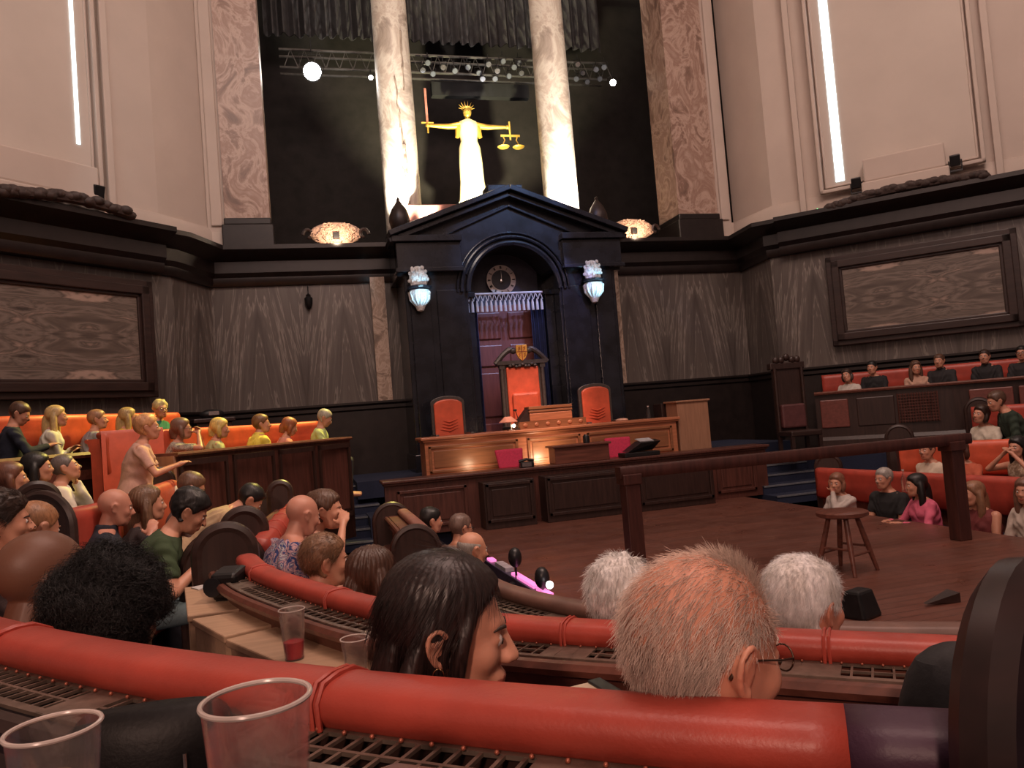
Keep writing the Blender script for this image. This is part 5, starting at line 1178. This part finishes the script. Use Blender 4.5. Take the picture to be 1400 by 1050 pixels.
    fc = np.empty(len(me.polygons)*3, np.float32); me.polygons.foreach_get('center', fc); fc = (fc.reshape(-1,3)-HM[:3,3])@HM[:3,:3]
    lip = (np.abs(fc[:,0]) < .025) & (fc[:,1] > .088) & (np.abs(fc[:,2]+.0645) < .0115*(1-(fc[:,0]/.027)**2)) & (fc[:,1] < .12)
    me.polygons.foreach_set('material_index', lip.astype(np.int32)); me.polygons.foreach_set('use_smooth', [True]*len(me.polygons))
    body = bpy.data.objects.new('body', me); COL.objects.link(body); body.parent = root
    # eyes and brows
    faceview = True
    for s in (-1, 1):
        e = MB(); c0 = hm @ Vector((s*.031,.0815,.005)); e.ell(c0, (.0115,.0115,.0115), 12, 8); i_ = hm @ Vector((s*.031,.0915,.004)); e.ell(i_, (.0056,.0030,.0056), 10, 6, HR, 1); e.build('eye', [EYEW, IRIS], root, smooth='all')
        b = MB(); b.tube([hm @ Vector((s*x, y, z)) for x, y, z in ((.013,.0965,.0235),(.026,.0945,.0275),(.038,.0855,.026),(.046,.076,.021))], [.0028,.0036,.003,.001], 6, flat=.6); b.build('eyebrow', hair_mat(hc if hair != 'none' else (.06,.04,.03)), root, smooth='all')
    # ---- clothes
    cm = cloth_mat('cloth '+label[:60], top, pat); m = MB(); g = .013
    rr = [(c-up*(.0 if i else .0), a, b, ru+g, rv+g) for i, (c, a, b, ru, rv) in enumerate(rings[:-2])] + [(pel+up*.488, y_, v_, .118*w_+g, .066+g*.6), (nb-up*.012, y_, v_, .062+(.012 if collar else .010), .058+(.012 if collar else .008))]
    if collar: rr.append((nb+up*.028, y_, v_, .066, .064))
    loft(m, rr)
    if fem:
        for s in (-1, 1): m.ell(chest+up*.055+rt*s*.07+fwd*.085, (.068,.055,.062), 12, 8)
    for s in (-1, 1):
        S, E_, W_ = arm[s]; th = .85 if fem else 1.0
        if sleeve == 'none': continue
        capsule(m, S, S.lerp(E_, .12), .060*th*thick, .058*th, 14)
        if sleeve == 'short': m.tube([S, S.lerp(E_, .5), S.lerp(E_, .74)], [.064*th*thick, .060*th, .058*th], 14)
        else: capsule(m, S, E_, .063*th*thick, .050*th, 14); m.tube([E_, E_.lerp(W_, .5), W_-(W_-E_)*.06], [.050*th, .044*th, .036*th], 14)
    me = remesh(m, .008 if (near or d < 4) else .013, 2, 'top'); v = getv(me); 
    nn = np.empty(len(v)*3, np.float32); me.vertices.foreach_get('normal', nn); nn = nn.reshape(-1,3); sd_ = sum(map(ord, label)) % 97
    v += nn*(.0065*np.sin(v[:,[2]]*55+9*np.sin(v[:,[0]]*13+sd_)+6*v[:,[1]])*(.5+.5*np.sin(v[:,[0]]*21+v[:,[1]]*17+sd_))); setv(me, v)
    me.materials.append(cm); me.polygons.foreach_set('use_smooth', [True]*len(me.polygons)); o = bpy.data.objects.new('top', me); COL.objects.link(o); o.parent = root
    if not near or True:
        m = MB(); loft(m, [(c, a, b, ru+.012, rv+.012) for (c, a, b, ru, rv) in rings[:3]])
        for s in (-1, 1):
            H_, K, A_ = leg[s]; capsule(m, H_, K, .092*thick, .066, 14); m.tube([K, K.lerp(A_, .5), A_+(K-A_)*.05], [.064,.056,.05], 14); 
        me = remesh(m, .014, 2, 'trousers'); me.materials.append(cloth_mat('trousers %.2f %.2f %.2f' % tr, tr)); me.polygons.foreach_set('use_smooth', [True]*len(me.polygons)); o = bpy.data.objects.new('trousers', me); COL.objects.link(o); o.parent = root
    # ---- hair
    if hair != 'none':
        hl = line or ('bald' if hair == 'bald' else 'norm'); mk = hair_mask(HV, hl); hmesh = []
        th = {'short': .014, 'crop': .007, 'bald': .005, 'bob': .020, 'long': .018, 'curly': .034, 'bun': .016, 'full': .022, 'tousled': .022}[hair]*hv
        sp = sum(map(ord, label)) % 50
        grow = (th if not (hair == 'bald' and near) else .0008)*(.75+.5*(HV[:,2] > .03)*sstep(HV[:,2], .03, .09)+.25*sstep(-HV[:,1], .0, .08))
        if hair in ('curly', 'tousled', 'full', 'short'):
            a_ = {'curly': .55, 'tousled': .5, 'full': .25, 'short': .18}[hair]; grow = grow*(1+a_*nz(HV, 38 if hair != 'curly' else 30, sp)+a_*.6*nz(HV, 90, sp+3))
        rh = (hr_-.006) if (hair == 'bald' and near) else hr_+grow*mk-.004*(1-mk); hvtx = HC+V*rh[:,None]; parts = MB(); parts.add(hvtx.tolist(), F); extra = False
        def lobe(pts, rad, fl=1.0): parts.tube(catmull(pts, 5), list(np.interp(np.linspace(0,1,(len(pts)-1)*5+1), np.linspace(0,1,len(rad)), rad)), 12, flat=fl)
        if hair == 'long':
            extra = True
            lobe([(0,-.045,.05),(0,-.082,-.02),(0,-.092,-.11),(0,-.095,-.20),(0,-.09,-.28)], [.05,.072,.075,.068,.035], .62)
            for s in (-1, 1): lobe([(s*.045,-.02,.06),(s*.076,-.020,.0),(s*.082,-.022,-.09),(s*.082,-.02,-.18),(s*.07,-.005,-.26)], [.035,.036,.040,.036,.014], 1.0)
        if hair == 'bob':
            extra = True; lobe([(0,-.05,.04),(0,-.082,-.02),(0,-.080,-.105)], [.06,.066,.045], .75)
            for s in (-1, 1): lobe([(s*.045,-.02,.06),(s*.078,-.010,.0),(s*.078,-.004,-.06),(s*.066,.008,-.105)], [.030,.032,.030,.012])
        if hair == 'bun': extra = True; parts.ell((0,-.085,.085), (.042,.042,.038), 14, 10)
        lowz = 0
        if extra:
            pm = remesh(parts, .005 if near or d < 4 else .008, 2, 'hair'); hv_ = getv(pm); f_ = [tuple(p.vertices) for p in pm.polygons]; bpy.data.meshes.remove(pm)
            if d < 6:
                n_ = hv_-np.array((0,-.02,.0)); n_ /= np.linalg.norm(n_, axis=1, keepdims=True); az = np.arctan2(hv_[:,0], hv_[:,1]+.02); amp = .0028*np.sin(az*26+4*np.sin(hv_[:,2]*9))+.0014*np.sin(az*71+hv_[:,2]*14); hv_ = hv_+n_*amp[:,None]*(1-.0*lowz)
            parts_np = [(hv_, f_)]
        else: parts_np = [(hvtx, F)]
        if near or d < 4.2:
            nr = hv if hair in ('bald',) else 1
            nrm = HV/np.linalg.norm(HV, axis=1, keepdims=True)
            def rootf(rng, n):
                w2 = (mk if hair != 'bald' else mk*(.15+.85*sstep(-HV[:,2], -.045, .02))+.028*sstep(HV[:,2],.0,.03)*(HV[:,1]<.06)*(HV[:,2]<.09))+((.6)*0+(.22*(HV[:,2] > .035)*(HV[:,1] < .075)+.9*np.exp(-((HV[:,0])**2+(HV[:,1]-.045)**2)/.0009)*(HV[:,2] > .08)) if hair == 'bald' else 0) ; w2 = w2/w2.sum(); i = rng.choice(len(HV), n, p=w2); base = (HV[i]-nrm[i]*.001 if hair == 'bald' else hvtx[i]-nrm[i]*.004); return base+rng.normal(0,.0012,(n,3)), nrm[i]
            if hair == 'curly':
                def flow(p, d_, k, rng):
                    if k == 0: flow.ph = rng.uniform(0, 6.28, len(p)); flow.a = np.cross(d_, rng.normal(0,1,d_.shape)); flow.a /= np.linalg.norm(flow.a, axis=1, keepdims=True); flow.n = d_; flow.b = np.cross(d_, flow.a)
                    t = flow.ph+k*1.25; q = flow.n*.42+(flow.a*np.cos(t)[:,None]+flow.b*np.sin(t)[:,None]); return q/np.linalg.norm(q, axis=1, keepdims=True)
                parts_np.append(strands(9000, rootf, 9, .0011, lambda p, r, n: r.uniform(.05,.11,n), flow, 3))
            elif hair in ('short', 'bald', 'tousled', 'full', 'crop'):
                def flow(p, d_, k, rng):
                    if k == 0: flow.n = d_; flow.r = rng.normal(0,.22,d_.shape)
                    x, y, z = p[:,0], p[:,1], p[:,2]
                    comb = np.stack([x*2.0, -.55-y*1.5+.0*z, -.35-2.5*(.09-z)*(y < .03)], 1); tuft = (np.exp(-((x)**2+(y-.045)**2)/.0012)*(z > .08))[:,None] if hair == 'bald' else 0
                    comb = comb-flow.n*(comb*flow.n).sum(1, keepdims=True); comb /= np.maximum(np.linalg.norm(comb, axis=1, keepdims=True), 1e-6)
                    q = comb+flow.r*.9+flow.n*(.30-.06*k)+(flow.n*1.6*tuft if hair == 'bald' else 0); return q/np.linalg.norm(q, axis=1, keepdims=True)
                ct = {'bald': 17000, 'short': 11000, 'tousled': 11000, 'full': 11000, 'crop': 8000}[hair]; ln = {'bald': (.014,.032), 'short': (.018,.034), 'tousled': (.025,.045), 'full': (.03,.05), 'crop': (.008,.016)}[hair]
                if not near: ct //= 3
                parts_np.append(strands(ct, rootf, 5, .00042 if near else .0009, lambda p, r, n: r.uniform(*ln, n), flow, 5))
        mt = hair_mat(hc) if not (hair == 'bald' and near) else hair_mat(hc)
        ob = join_np('hair', parts_np, mt, root, hm)
    if glasses:
        gm = MB(); tw = .0012 if near else .0022
        for s in (-1, 1):
            gm.tube([hm @ Vector((s*.031+.021*math.cos(2*PI*k/16), .106-.006*abs(math.cos(2*PI*k/16))*(s*math.cos(2*PI*k/16) > 0), .002+.016*math.sin(2*PI*k/16))) for k in range(17)], tw, 6)
            gm.tube([hm @ Vector(q) for q in ((s*.052,.100,.006),(s*.071,.06,.008),(s*.078,.0,.009),(s*.079,-.022,-.002),(s*.078,-.03,-.012))], [tw,tw,tw*1.2,tw*2.2,tw*2.2], 6)
        gm.tube([hm @ Vector(q) for q in ((-.010,.108,.006),(0,.110,.009),(.010,.108,.006))], tw, 6); gm.build('glasses', plain('thin bronze wire', (.10,.06,.04), .35, .8) if near else METAL, root, smooth='all')
    return root, hm
BLONDE=(.62,.42,.14); GINGER=(.42,.17,.07); BROWN=(.10,.05,.03); DBROWN=(.035,.018,.012); BLACK=(.008,.007,.007); GREY=(.34,.31,.28); WHITE=(.92,.88,.82)
PALE=(.56,.31,.22); TAN=(.42,.21,.14); DARK=(.16,.075,.045)
# far left rear row
person('man in navy jumper reading at the far left end of the rear row', 27, 566, 8.5, 70, (.012,.016,.03), hair='short', hc=BROWN, hy=20, hp=28, arms='table')
person('woman with long blonde hair and white top in the left rear row', 78, 570, 8.95, 75, (.62,.60,.50), hair='long', hc=(.60,.42,.18), fem=1, hy=10, arms='cross')
person('short haired person in grey shirt between the two blonde women of the left rear row', 134, 574, 9.6, 60, (.24,.24,.27), hair='short', hc=(.35,.18,.10), hy=25, arms='lap')
person('woman with straight light brown hair and bright yellow cardigan in the left rear row', 176, 571, 10.1, 60, (.75,.55,.04), hair='long', hc=(.42,.29,.12), fem=1, hy=10, arms='lap')
person('woman with curly pale hair, glasses and green jacket ending the left rear row', 220, 560, 10.7, 120, (.02,.16,.10), hair='curly', hc=(.66,.55,.26), fem=1, hy=25, glasses=1, hv=.7)
# orange bench in the box
person('woman with curly ginger hair and pink blouse at the near end of the orange bench', 202, 585, 7.45, 82, (.56,.33,.26), hair='curly', hc=(.60,.30,.14), fem=1, hy=0, arms='table', sleeve='short', thick=1.15, hv=.6, tr=(.6,.52,.38), lean=10)
person('woman with brown hair, glasses and patterned top second along the orange bench', 249, 587, 9.0, 85, (.28,.27,.20), hair='bob', hc=(.20,.11,.07), fem=1, glasses=1, arms='phone', sleeve='short', pat=(30,(.5,.45,.35),(.12,.14,.10)))
person('woman with blonde bob and yellow green top in the middle of the orange bench', 301, 586, 9.7, 75, (.42,.44,.20), hair='bob', hc=(.74,.55,.17), fem=1, hy=15, hp=8, arms='lap', sleeve='short')
person('man with swept brown hair and bright yellow shirt in the orange bench', 358, 580, 10.2, 60, (.80,.66,.10), hair='short', hc=(.20,.10,.04), hy=30, collar=1, hv=1.3)
person('woman with auburn bob and pink top leaning in the orange bench', 396, 584, 10.9, 75, (.60,.26,.20), hair='bob', hc=(.33,.11,.05), fem=1, hp=18, hr=8)
person('grey haired man in pale green shirt at the right end of the orange bench', 444, 572, 11.2, 95, (.52,.62,.24), hair='short', hc=(.40,.38,.30), hp=28, arms='lap')
# middle left
person('girl with reddish brown hair at the left edge below the dark box front', 16, 655, 6.0, 75, (.10,.05,.05), hair='bob', hc=(.16,.06,.035), fem=1, arms='lap')
person('woman with long black hair turned away beside the man in white shirt', 52, 640, 6.4, 70, (.55,.36,.20), hair='long', hc=BLACK, fem=1, hy=10, arms='table', sleeve='short')
person('man with cropped grey hair and white shirt resting his chin on his hands', 90, 640, 6.8, 65, (.70,.66,.55), hair='crop', hc=(.14,.11,.10), hy=15, hp=-12, arms='chin')
person('person with dark tousled hair cut by the left edge above the bald brown head', 4, 715, 3.3, 55, (.05,.03,.03), hair='tousled', hc=DBROWN, hp=5, hy=20)
person('person with short ginger hair just behind the bald brown head', 50, 722, 3.7, 45, (.2,.12,.1), hair='crop', hc=(.36,.17,.08), hp=20)
person('man with big bald brown head in the near left corner', 62, 795, 2.2, 48, (.35,.34,.36), sk=DARK, hair='none', hp=8, hy=10, near=1, thick=1.1, sc=1.2)
person('person with big black curly hair rising behind the near red bench roll', 156, 858, 1.85, 15, (.05,.05,.06), sk=DARK, hair='curly', hc=(.006,.005,.005), near=1, hv=0.9, sc=1.08)
person('bald man with navy jacket raising his fist on the pink red bench section', 158, 694, 5.0, 75, (.012,.015,.026), hair='none', sk=(.50,.24,.17), hp=12, arms='fist', collar=1, thick=1.15)
person('woman with long light brown hair beside the bald man in the navy jacket', 203, 690, 5.4, 70, (.03,.02,.02), hair='long', hc=(.17,.09,.05), fem=1, hy=5)
person('young man with thick black hair and dark green t-shirt bent over his lap', 259, 700, 4.6, 85, (.035,.06,.025), hair='full', hc=BLACK, hp=35, lean=28, arms='table', sleeve='short', tr=(.14,.20,.22))
person('woman with brown hair looking down behind the young man in green', 262, 668, 6.2, 80, (.10,.06,.05), hair='short', hc=(.14,.07,.04), fem=1, hp=25)
person('person in a beige shirt bent far forward beside the far bench end', 342, 684, 6.3, 80, (.42,.30,.18), hair='short', hc=(.015,.01,.01), hp=45, lean=52, arms='lap', thick=1.1)
person('bald man in a blue shirt with white flowers leaning against the bright red bench', 414, 705, 4.6, 62, (.022,.038,.14), hair='none', sk=(.50,.24,.17), hp=18, lean=14, sleeve='short', pat=(17,(.50,.30,.30),(.50,.46,.44)), thick=1.15, arms='table')
person('woman with brown hair pinned up pointing past the bald man in the floral shirt', 446, 698, 4.9, 95, (.30,.14,.10), hair='bun', hc=(.10,.05,.03), fem=1, hp=5, hy=10, lean=20, arms='point', sleeve='none', armR=(.16,.36,1.06))
person('boy with short fair brown hair in profile behind the red bench roll', 446, 768, 3.45, 52, (.35,.22,.18), hair='short', hc=(.22,.115,.06), hy=30, hp=5, sc=.95)
person('woman with long straight brown hair seen from behind beside the boy', 512, 790, 3.3, 35, (.10,.07,.06), hair='long', hc=(.075,.035,.022), fem=1, hy=25)
person('person with dark hair in front of the clerks counter', 590, 712, 7.4, 70, (.05,.03,.03), hair='short', hc=BLACK, hy=15, hp=10)
person('person with glasses next to the dark haired person before the clerks counter', 631, 722, 7.0, 60, (.20,.13,.10), hair='short', hc=(.16,.10,.08), hy=10, hp=8, glasses=1)
person('balding man in a beige jacket right of the round topped bench end', 646, 752, 5.2, 70, (.33,.22,.16), hair='bald', hc=GREY, hy=5, hp=12)
person('pale haired person mostly hidden behind the black haired woman', 592, 795, 3.9, 40, (.30,.22,.18), hair='short', hc=(.40,.30,.24), hp=15)
# nearest four
NW = person('woman with straight long black hair and gold hoop earring turning her head to the right', 612, 866, 1.3, 35, (.012,.010,.010), sk=(.60,.30,.20), hair='none', hc=(.010,.006,.006), fem=1, hy=68, hp=10, near=1)
NM = person('old balding man with wispy white hair and glasses seen from behind', 962, 893, 1.0, 45, (.10,.05,.05), sk=(.62,.30,.20), hair='bald', hc=(.80,.64,.54), hy=32, hp=12, near=1, old=1, glasses=1, hv=.9, sc=1.04)
person('person with fluffy white hair peeping out left of the old balding man', 850, 824, 2.35, 30, (.2,.15,.13), hair='tousled', hc=WHITE, near=0, hv=1.1)
person('man with thick white hair seen from behind right of the old balding man', 1103, 830, 2.28, 50, (.12,.06,.06), sk=(.60,.27,.18), hair='short', hc=(.98,.94,.88), near=1, hy=26, hp=6, hv=1.1, sc=1.12)
# right pit row
person('woman in white top, hand at mouth, left end of the lowest right bench', 1144, 661, 10.75, 255, (.52,.46,.42), hair='bob', hc=(.22,.10,.06), fem=1, hy=-15, arms='mouth', sc=1.1)
person('grey bearded man in a black shirt in the lowest right bench', 1208, 655, 9.95, 262, (.012,.013,.014), hair='short', hc=GREY, arms='lap', sleeve='short', sc=1.12, thick=1.1)
person('woman with long black hair and bright pink sleeves in the lowest right bench', 1252, 664, 9.45, 280, (.62,.12,.20), hair='long', hc=BLACK, fem=1, hy=10, sc=1.12, arms='table')
person('woman with long fair hair and maroon top right of the dock post', 1330, 676, 8.7, 262, (.16,.03,.03), hair='long', hc=(.26,.13,.07), fem=1, sleeve='none', sc=1.12, thick=1.15, arms='lap', hy=20)
person('woman in a cream knitted top cut by the right edge in the lowest right bench', 1402, 672, 8.15, 262, (.55,.47,.40), hair='long', hc=(.18,.09,.06), fem=1, sc=1.12, hy=-10)
# right middle row
person('person draped in a cream shawl beside the small clear bottle on the right', 1267, 616, 10.0, 258, (.62,.52,.40), hair='short', hc=(.14,.08,.06), fem=1, sc=1.05, arms='cross')
person('person with dark brown hair and orange top behind the dock post', 1312, 617, 9.75, 262, (.45,.10,.05), hair='bob', hc=(.07,.03,.02), fem=1, sc=1.05, hp=15, arms='table')
person('woman with black hair holding a phone to her face at the right edge', 1391, 612, 9.4, 262, (.50,.36,.24), hair='long', hc=BLACK, fem=1, sc=1.05, arms='phone', sleeve='none', pat=(22,(.3,.2,.14),(.6,.5,.4)))
# right upper row
person('smiling woman with dark bob and white top in the upper right bench', 1341, 567, 11.1, 262, (.62,.56,.46), hair='bob', hc=DBROWN, fem=1, sc=1.1, hp=-8, hr=-8)
person('young man with dark shirt and brown hair leaning towards the smiling woman', 1362, 549, 10.9, 300, (.02,.035,.022), hair='short', hc=BROWN, sc=1.15, hp=12, lean=20, hy=-10)
# high right box
person('woman with dark hair and white top at the left end of the high right bench', 1158, 514, 14.15, 240, (.55,.5,.45), hair='bob', hc=DBROWN, fem=1, hp=-8, hr=12, zf=.8)
person('bearded man with black hair and black shirt in the high right bench', 1192, 503, 14.0, 240, (.012,.012,.014), hair='short', hc=BLACK, zf=.8)
person('woman with long wavy brown hair in the high right bench', 1252, 503, 13.7, 225, (.5,.3,.22), hair='long', hc=(.11,.055,.035), fem=1, hy=-20, zf=.8)
person('man in a dark suit and pale shirt in the middle of the high right bench', 1284, 494, 13.5, 240, (.02,.018,.02), hair='short', hc=BROWN, zf=.8, collar=1)
person('man in black jacket, second from right edge in the high right bench', 1346, 488, 13.2, 240, (.016,.015,.017), hair='short', hc=DBROWN, zf=.8, collar=1)
person('man with glasses and dark jacket cut by the right edge in the high right bench', 1397, 483, 12.9, 240, (.02,.018,.02), hair='short', hc=BLACK, zf=.8, glasses=1)
# ---- the near woman's hair, swept over the ear, and her earring
def near_hair():
    root, hm = NW; V, F = ICO[6]; hr_ = head_r(6, 1, 0); HV = HC+V*hr_[:,None]
    zs = [-.09,-.088,-.06,.010,.034,.062,.084,.10]; zb = np.interp(HV[:,1], [-.1,-.03,.0,.012,.040,.060,.080,.11], zs); mk = sstep(HV[:,2]-zb, -.006, .012)
    th = .013*(1+.6*sstep(HV[:,2], .03, .1)); hv = HC+V*(hr_+th*mk-.004*(1-mk))[:,None]; parts = MB(); parts.add(hv.tolist(), F)
    def lobe(pts, rad, fl=1.0): parts.tube(catmull(pts, 6), list(np.interp(np.linspace(0,1,(len(pts)-1)*6+1), np.linspace(0,1,len(rad)), rad)), 16, flat=fl)
    lobe([(0,-.045,.06),(0,-.080,-.02),(.0,-.092,-.11),(0,-.095,-.20),(0,-.09,-.30),(0,-.08,-.36)], [.05,.066,.070,.068,.06,.03], .5)
    for s in (-1, 1):
        lobe([(s*.03,.046,.088),(s*.062,.036,.055),(s*.078,.028,.0),(s*.074,.024,-.06),(s*.070,.022,-.13),(s*.066,.02,-.22),(s*.06,.02,-.30)], [.012,.014,.013,.013,.015,.016,.008])
        lobe([(s*.055,-.02,.075),(s*.074,-.025,.03),(s*.078,-.038,.00),(s*.082,-.050,-.06),(s*.086,-.055,-.14),(s*.088,-.055,-.24),(s*.075,-.05,-.32)], [.024,.018,.015,.022,.030,.032,.016])
        lobe([(s*.04,.02,.10),(s*.066,.012,.058),(s*.076,.004,.030)], [.018,.018,.010])
    pm = remesh(parts, .0035, 3, 'hair'); v = getv(pm); f_ = [tuple(p.vertices) for p in pm.polygons]; bpy.data.meshes.remove(pm)
    az = np.arctan2(v[:,0], v[:,1]+.02); n_ = v-np.array((0,-.02,0)); n_[:,2] *= .3; n_ /= np.linalg.norm(n_, axis=1, keepdims=True)
    v = v+n_*(.0006*np.sin(az*40+5*np.sin(v[:,2]*8))+.0005*np.sin(az*130+v[:,2]*20))[:,None]
    nrm = n_
    def rootf(rng, n): i = rng.choice(len(v), n); ok = (v[i,2] > -.2) & ~((v[i,1] > .026) & (v[i,2] < .095)); i = i[ok]; return v[i]-nrm[i]*.001, nrm[i]
    def flow(p, d_, k, rng):
        if k == 0: flow.n = d_; flow.r = rng.normal(0,.03,d_.shape)
        tang = np.stack([p[:,0]*2.2*(p[:,2] > .03), (-.35*(p[:,2] > .0)), -.35-3.5*np.abs(p[:,0])], 1); tang -= flow.n*(tang*flow.n).sum(1, keepdims=True); tang /= np.maximum(np.linalg.norm(tang, axis=1, keepdims=True), 1e-6); q = tang+flow.r+flow.n*.03; return q/np.linalg.norm(q, axis=1, keepdims=True)
    st_ = strands(9000, rootf, 6, .0004, lambda p, r, n: r.uniform(.04,.10,n), flow, 9)
    a = N('glossy black hair'); f = a.noise(a.mapping((1,1,.06)), 260, 2); a.col(a.ramp(f, [(.3,(.006,.004,.004)),(.7,(.030,.016,.014))])); a.set(Roughness=.40); a.bump(f, .15, .001)
    join_np('hair', [(v, f_), st_], a.m, root, hm)
    m = MB()
    for s in (-1, 1): m.tube([hm @ Vector((s*.083, -.006+.010*math.sin(2*PI*k/16)*.9, -.044+.010*math.cos(2*PI*k/16))) for k in range(17)], .0012, 6)
    m.build('earring', plain('gold hoop', (.9,.62,.3), .2, 1), root, smooth='all')
near_hair()
# ------------------------------------------------------------------ lights
def area(name, loc, aim, size, power, col, sizey=None, spread=None):
    l = bpy.data.lights.new(name, 'AREA'); l.energy = power; l.color = col; l.size = size
    if sizey: l.shape = 'RECTANGLE'; l.size_y = sizey
    if spread: l.spread = R(spread)
    o = bpy.data.objects.new(name, l); COL.objects.link(o); o.location = loc; o.rotation_euler = (Vector(aim)-Vector(loc)).to_track_quat('-Z','Y').to_euler(); return o
def spot(name, loc, aim, ang_, power, col, blend=.5, rad=.05):
    l = bpy.data.lights.new(name, 'SPOT'); l.energy = power; l.color = col; l.spot_size = R(ang_); l.spot_blend = blend; l.shadow_soft_size = rad
    o = bpy.data.objects.new(name, l); COL.objects.link(o); o.location = loc; o.rotation_euler = (Vector(aim)-Vector(loc)).to_track_quat('-Z','Y').to_euler(); return o
WARM = (1, .74, .60); PINKW = (1, .66, .56)
# house wash
area('house_light', (-1, 3, 12.5), (0, 8, 3), 5, 700, PINKW)
area('house_light_front', (-3, -3, 8.5), (-2, 6, 1), 3, 150, PINKW)
area('wall_wash_left', (-4.5, 5, 12.5), (-8, 13, 8), 3, 360, (1, .83, .74)); area('wall_wash_right', (4.0, 4.5, 12.5), (9, 10, 8), 3, 330, (1, .80, .70))
area('window_glow_left', (-6.6, 11.9, 7.5), (-5.6, 12.4, 7.3), .2, 8, (.75,.95,1), 4)
# audience key from the left front, downwards
spot('audience_key', (-6.5, -4.5, 4.6), (-3.6, 1.6, 1.0), 60, 900, (1, .62, .48), .8, .3)
spot('audience_left_key', (1.5, 3.0, 9.5), (-4.6, 6.0, .8), 36, 1500, (1, .72, .55), .7, .25)
spot('yellow_box_light', (-1.2, 14.2, 8.5), (-5.1, 10.2, 1.8), 40, 6200, (1, .78, .17), .6, .15)
spot('right_audience_light', (-2.5, 9, 10.5), (6.5, 8.5, .8), 40, 560, (1, .70, .58), .8, .25)
spot('stage_pool', (1, 9, 11), PZ(790,775,0), 16, 600, (1, .55, .35), .9, .3)
# desk
for x, y, p_ in ((PY(645,620,12.4).x, 11.98, 3.4), (PY(742,610,12.4).x, 11.98, 9)):
    spot('desk_front_lamp', (x, y, .90), (x, 12.4, 1.02), 120, p_*2.6, (1, .72, .45), 1, .03)
spot('judge_light', (-.5, 8, 7.5), (-.1, 13, 1.8), 19, 2400, (1, .58, .42), .7, .1)
# columns and statue
for px, py in ((549, 250), (767, 270)):
    q = PY(px, py, 16.0); spot('column_uplight', (q.x-.22, 15.15, 5.45), (q.x-.05, 16.0, 7.6), 62, 1900, (1, .90, .76), .9, .05); spot('column_uplight', (q.x+.5, 15.3, 5.5), (q.x+.1, 16.0, 8.2), 60, 1300, (1, .90, .76), .9, .05)
    spot('column_top_wash', (q.x-.3, 13.8, 5.8), (q.x, 16, 10), 40, 500, (1, .86, .72), .9, .05)
spot('statue_light', (sf.x-.2, 15.9, 6.0), (sf.x, 17.2, 7.6), 75, 2600, (1, .9, .55), .6, .05)
spot('statue_top_light', (sf.x, 14.5, 10.5), (sf.x, 17.2, 7.9), 20, 1200, (1, .85, .45), .5, .05)
for px, py in ((460, 325), (866, 316)):
    q = PY(px, py, 14.95); spot('cartouche_light', (q.x, 14.55, 5.27), (q.x, 15, 5.5), 130, 40, (1, .72, .5), .8, .03)
for px, py in ((573, 395), (811, 385)):
    q = PY(px, py, 14.0-.2); spot('bracket_light', (q.x+.1, 13.0, 3.7), q, 42, 60, (.42, .80, 1), .6, .03)
spot('blue_portal_light', (1.5, 10, 8.5), (XC, 14, 5.0), 26, 1800, (.25, .5, 1), .6, .05); spot('blue_portal_light_low', (1.2, 12.6, 5.0), (.5, 14.6, 3.0), 60, 110, (.4, .42, 1), .7, .05)
spot('blue_rake_light', (XC-2.6, 13.0, 6.6), (XC-1.5, 13.9, 5.4), 50, 60, (.15,.6,1), .6, .03); spot('blue_rake_light_right', (XC+.6, 12.9, 7.0), (XC+1.4, 13.9, 5.4), 50, 60, (.12,.35,1), .6, .03)
area('backstage_fill', (0, 16.6, 13), (0, 20, 8), 4, 30, (1,.8,.68))  # added soft fill that lifts the black behind the columns
area('drape_light', (-.2, 16.8, 8.9), (-.2, 18.6, 12), 5, 12, (.8, .85, 1), .6)
# ------------------------------------------------------------------ tidy
for o in bpy.data.objects:
    if '_local' in o: del o['_local']
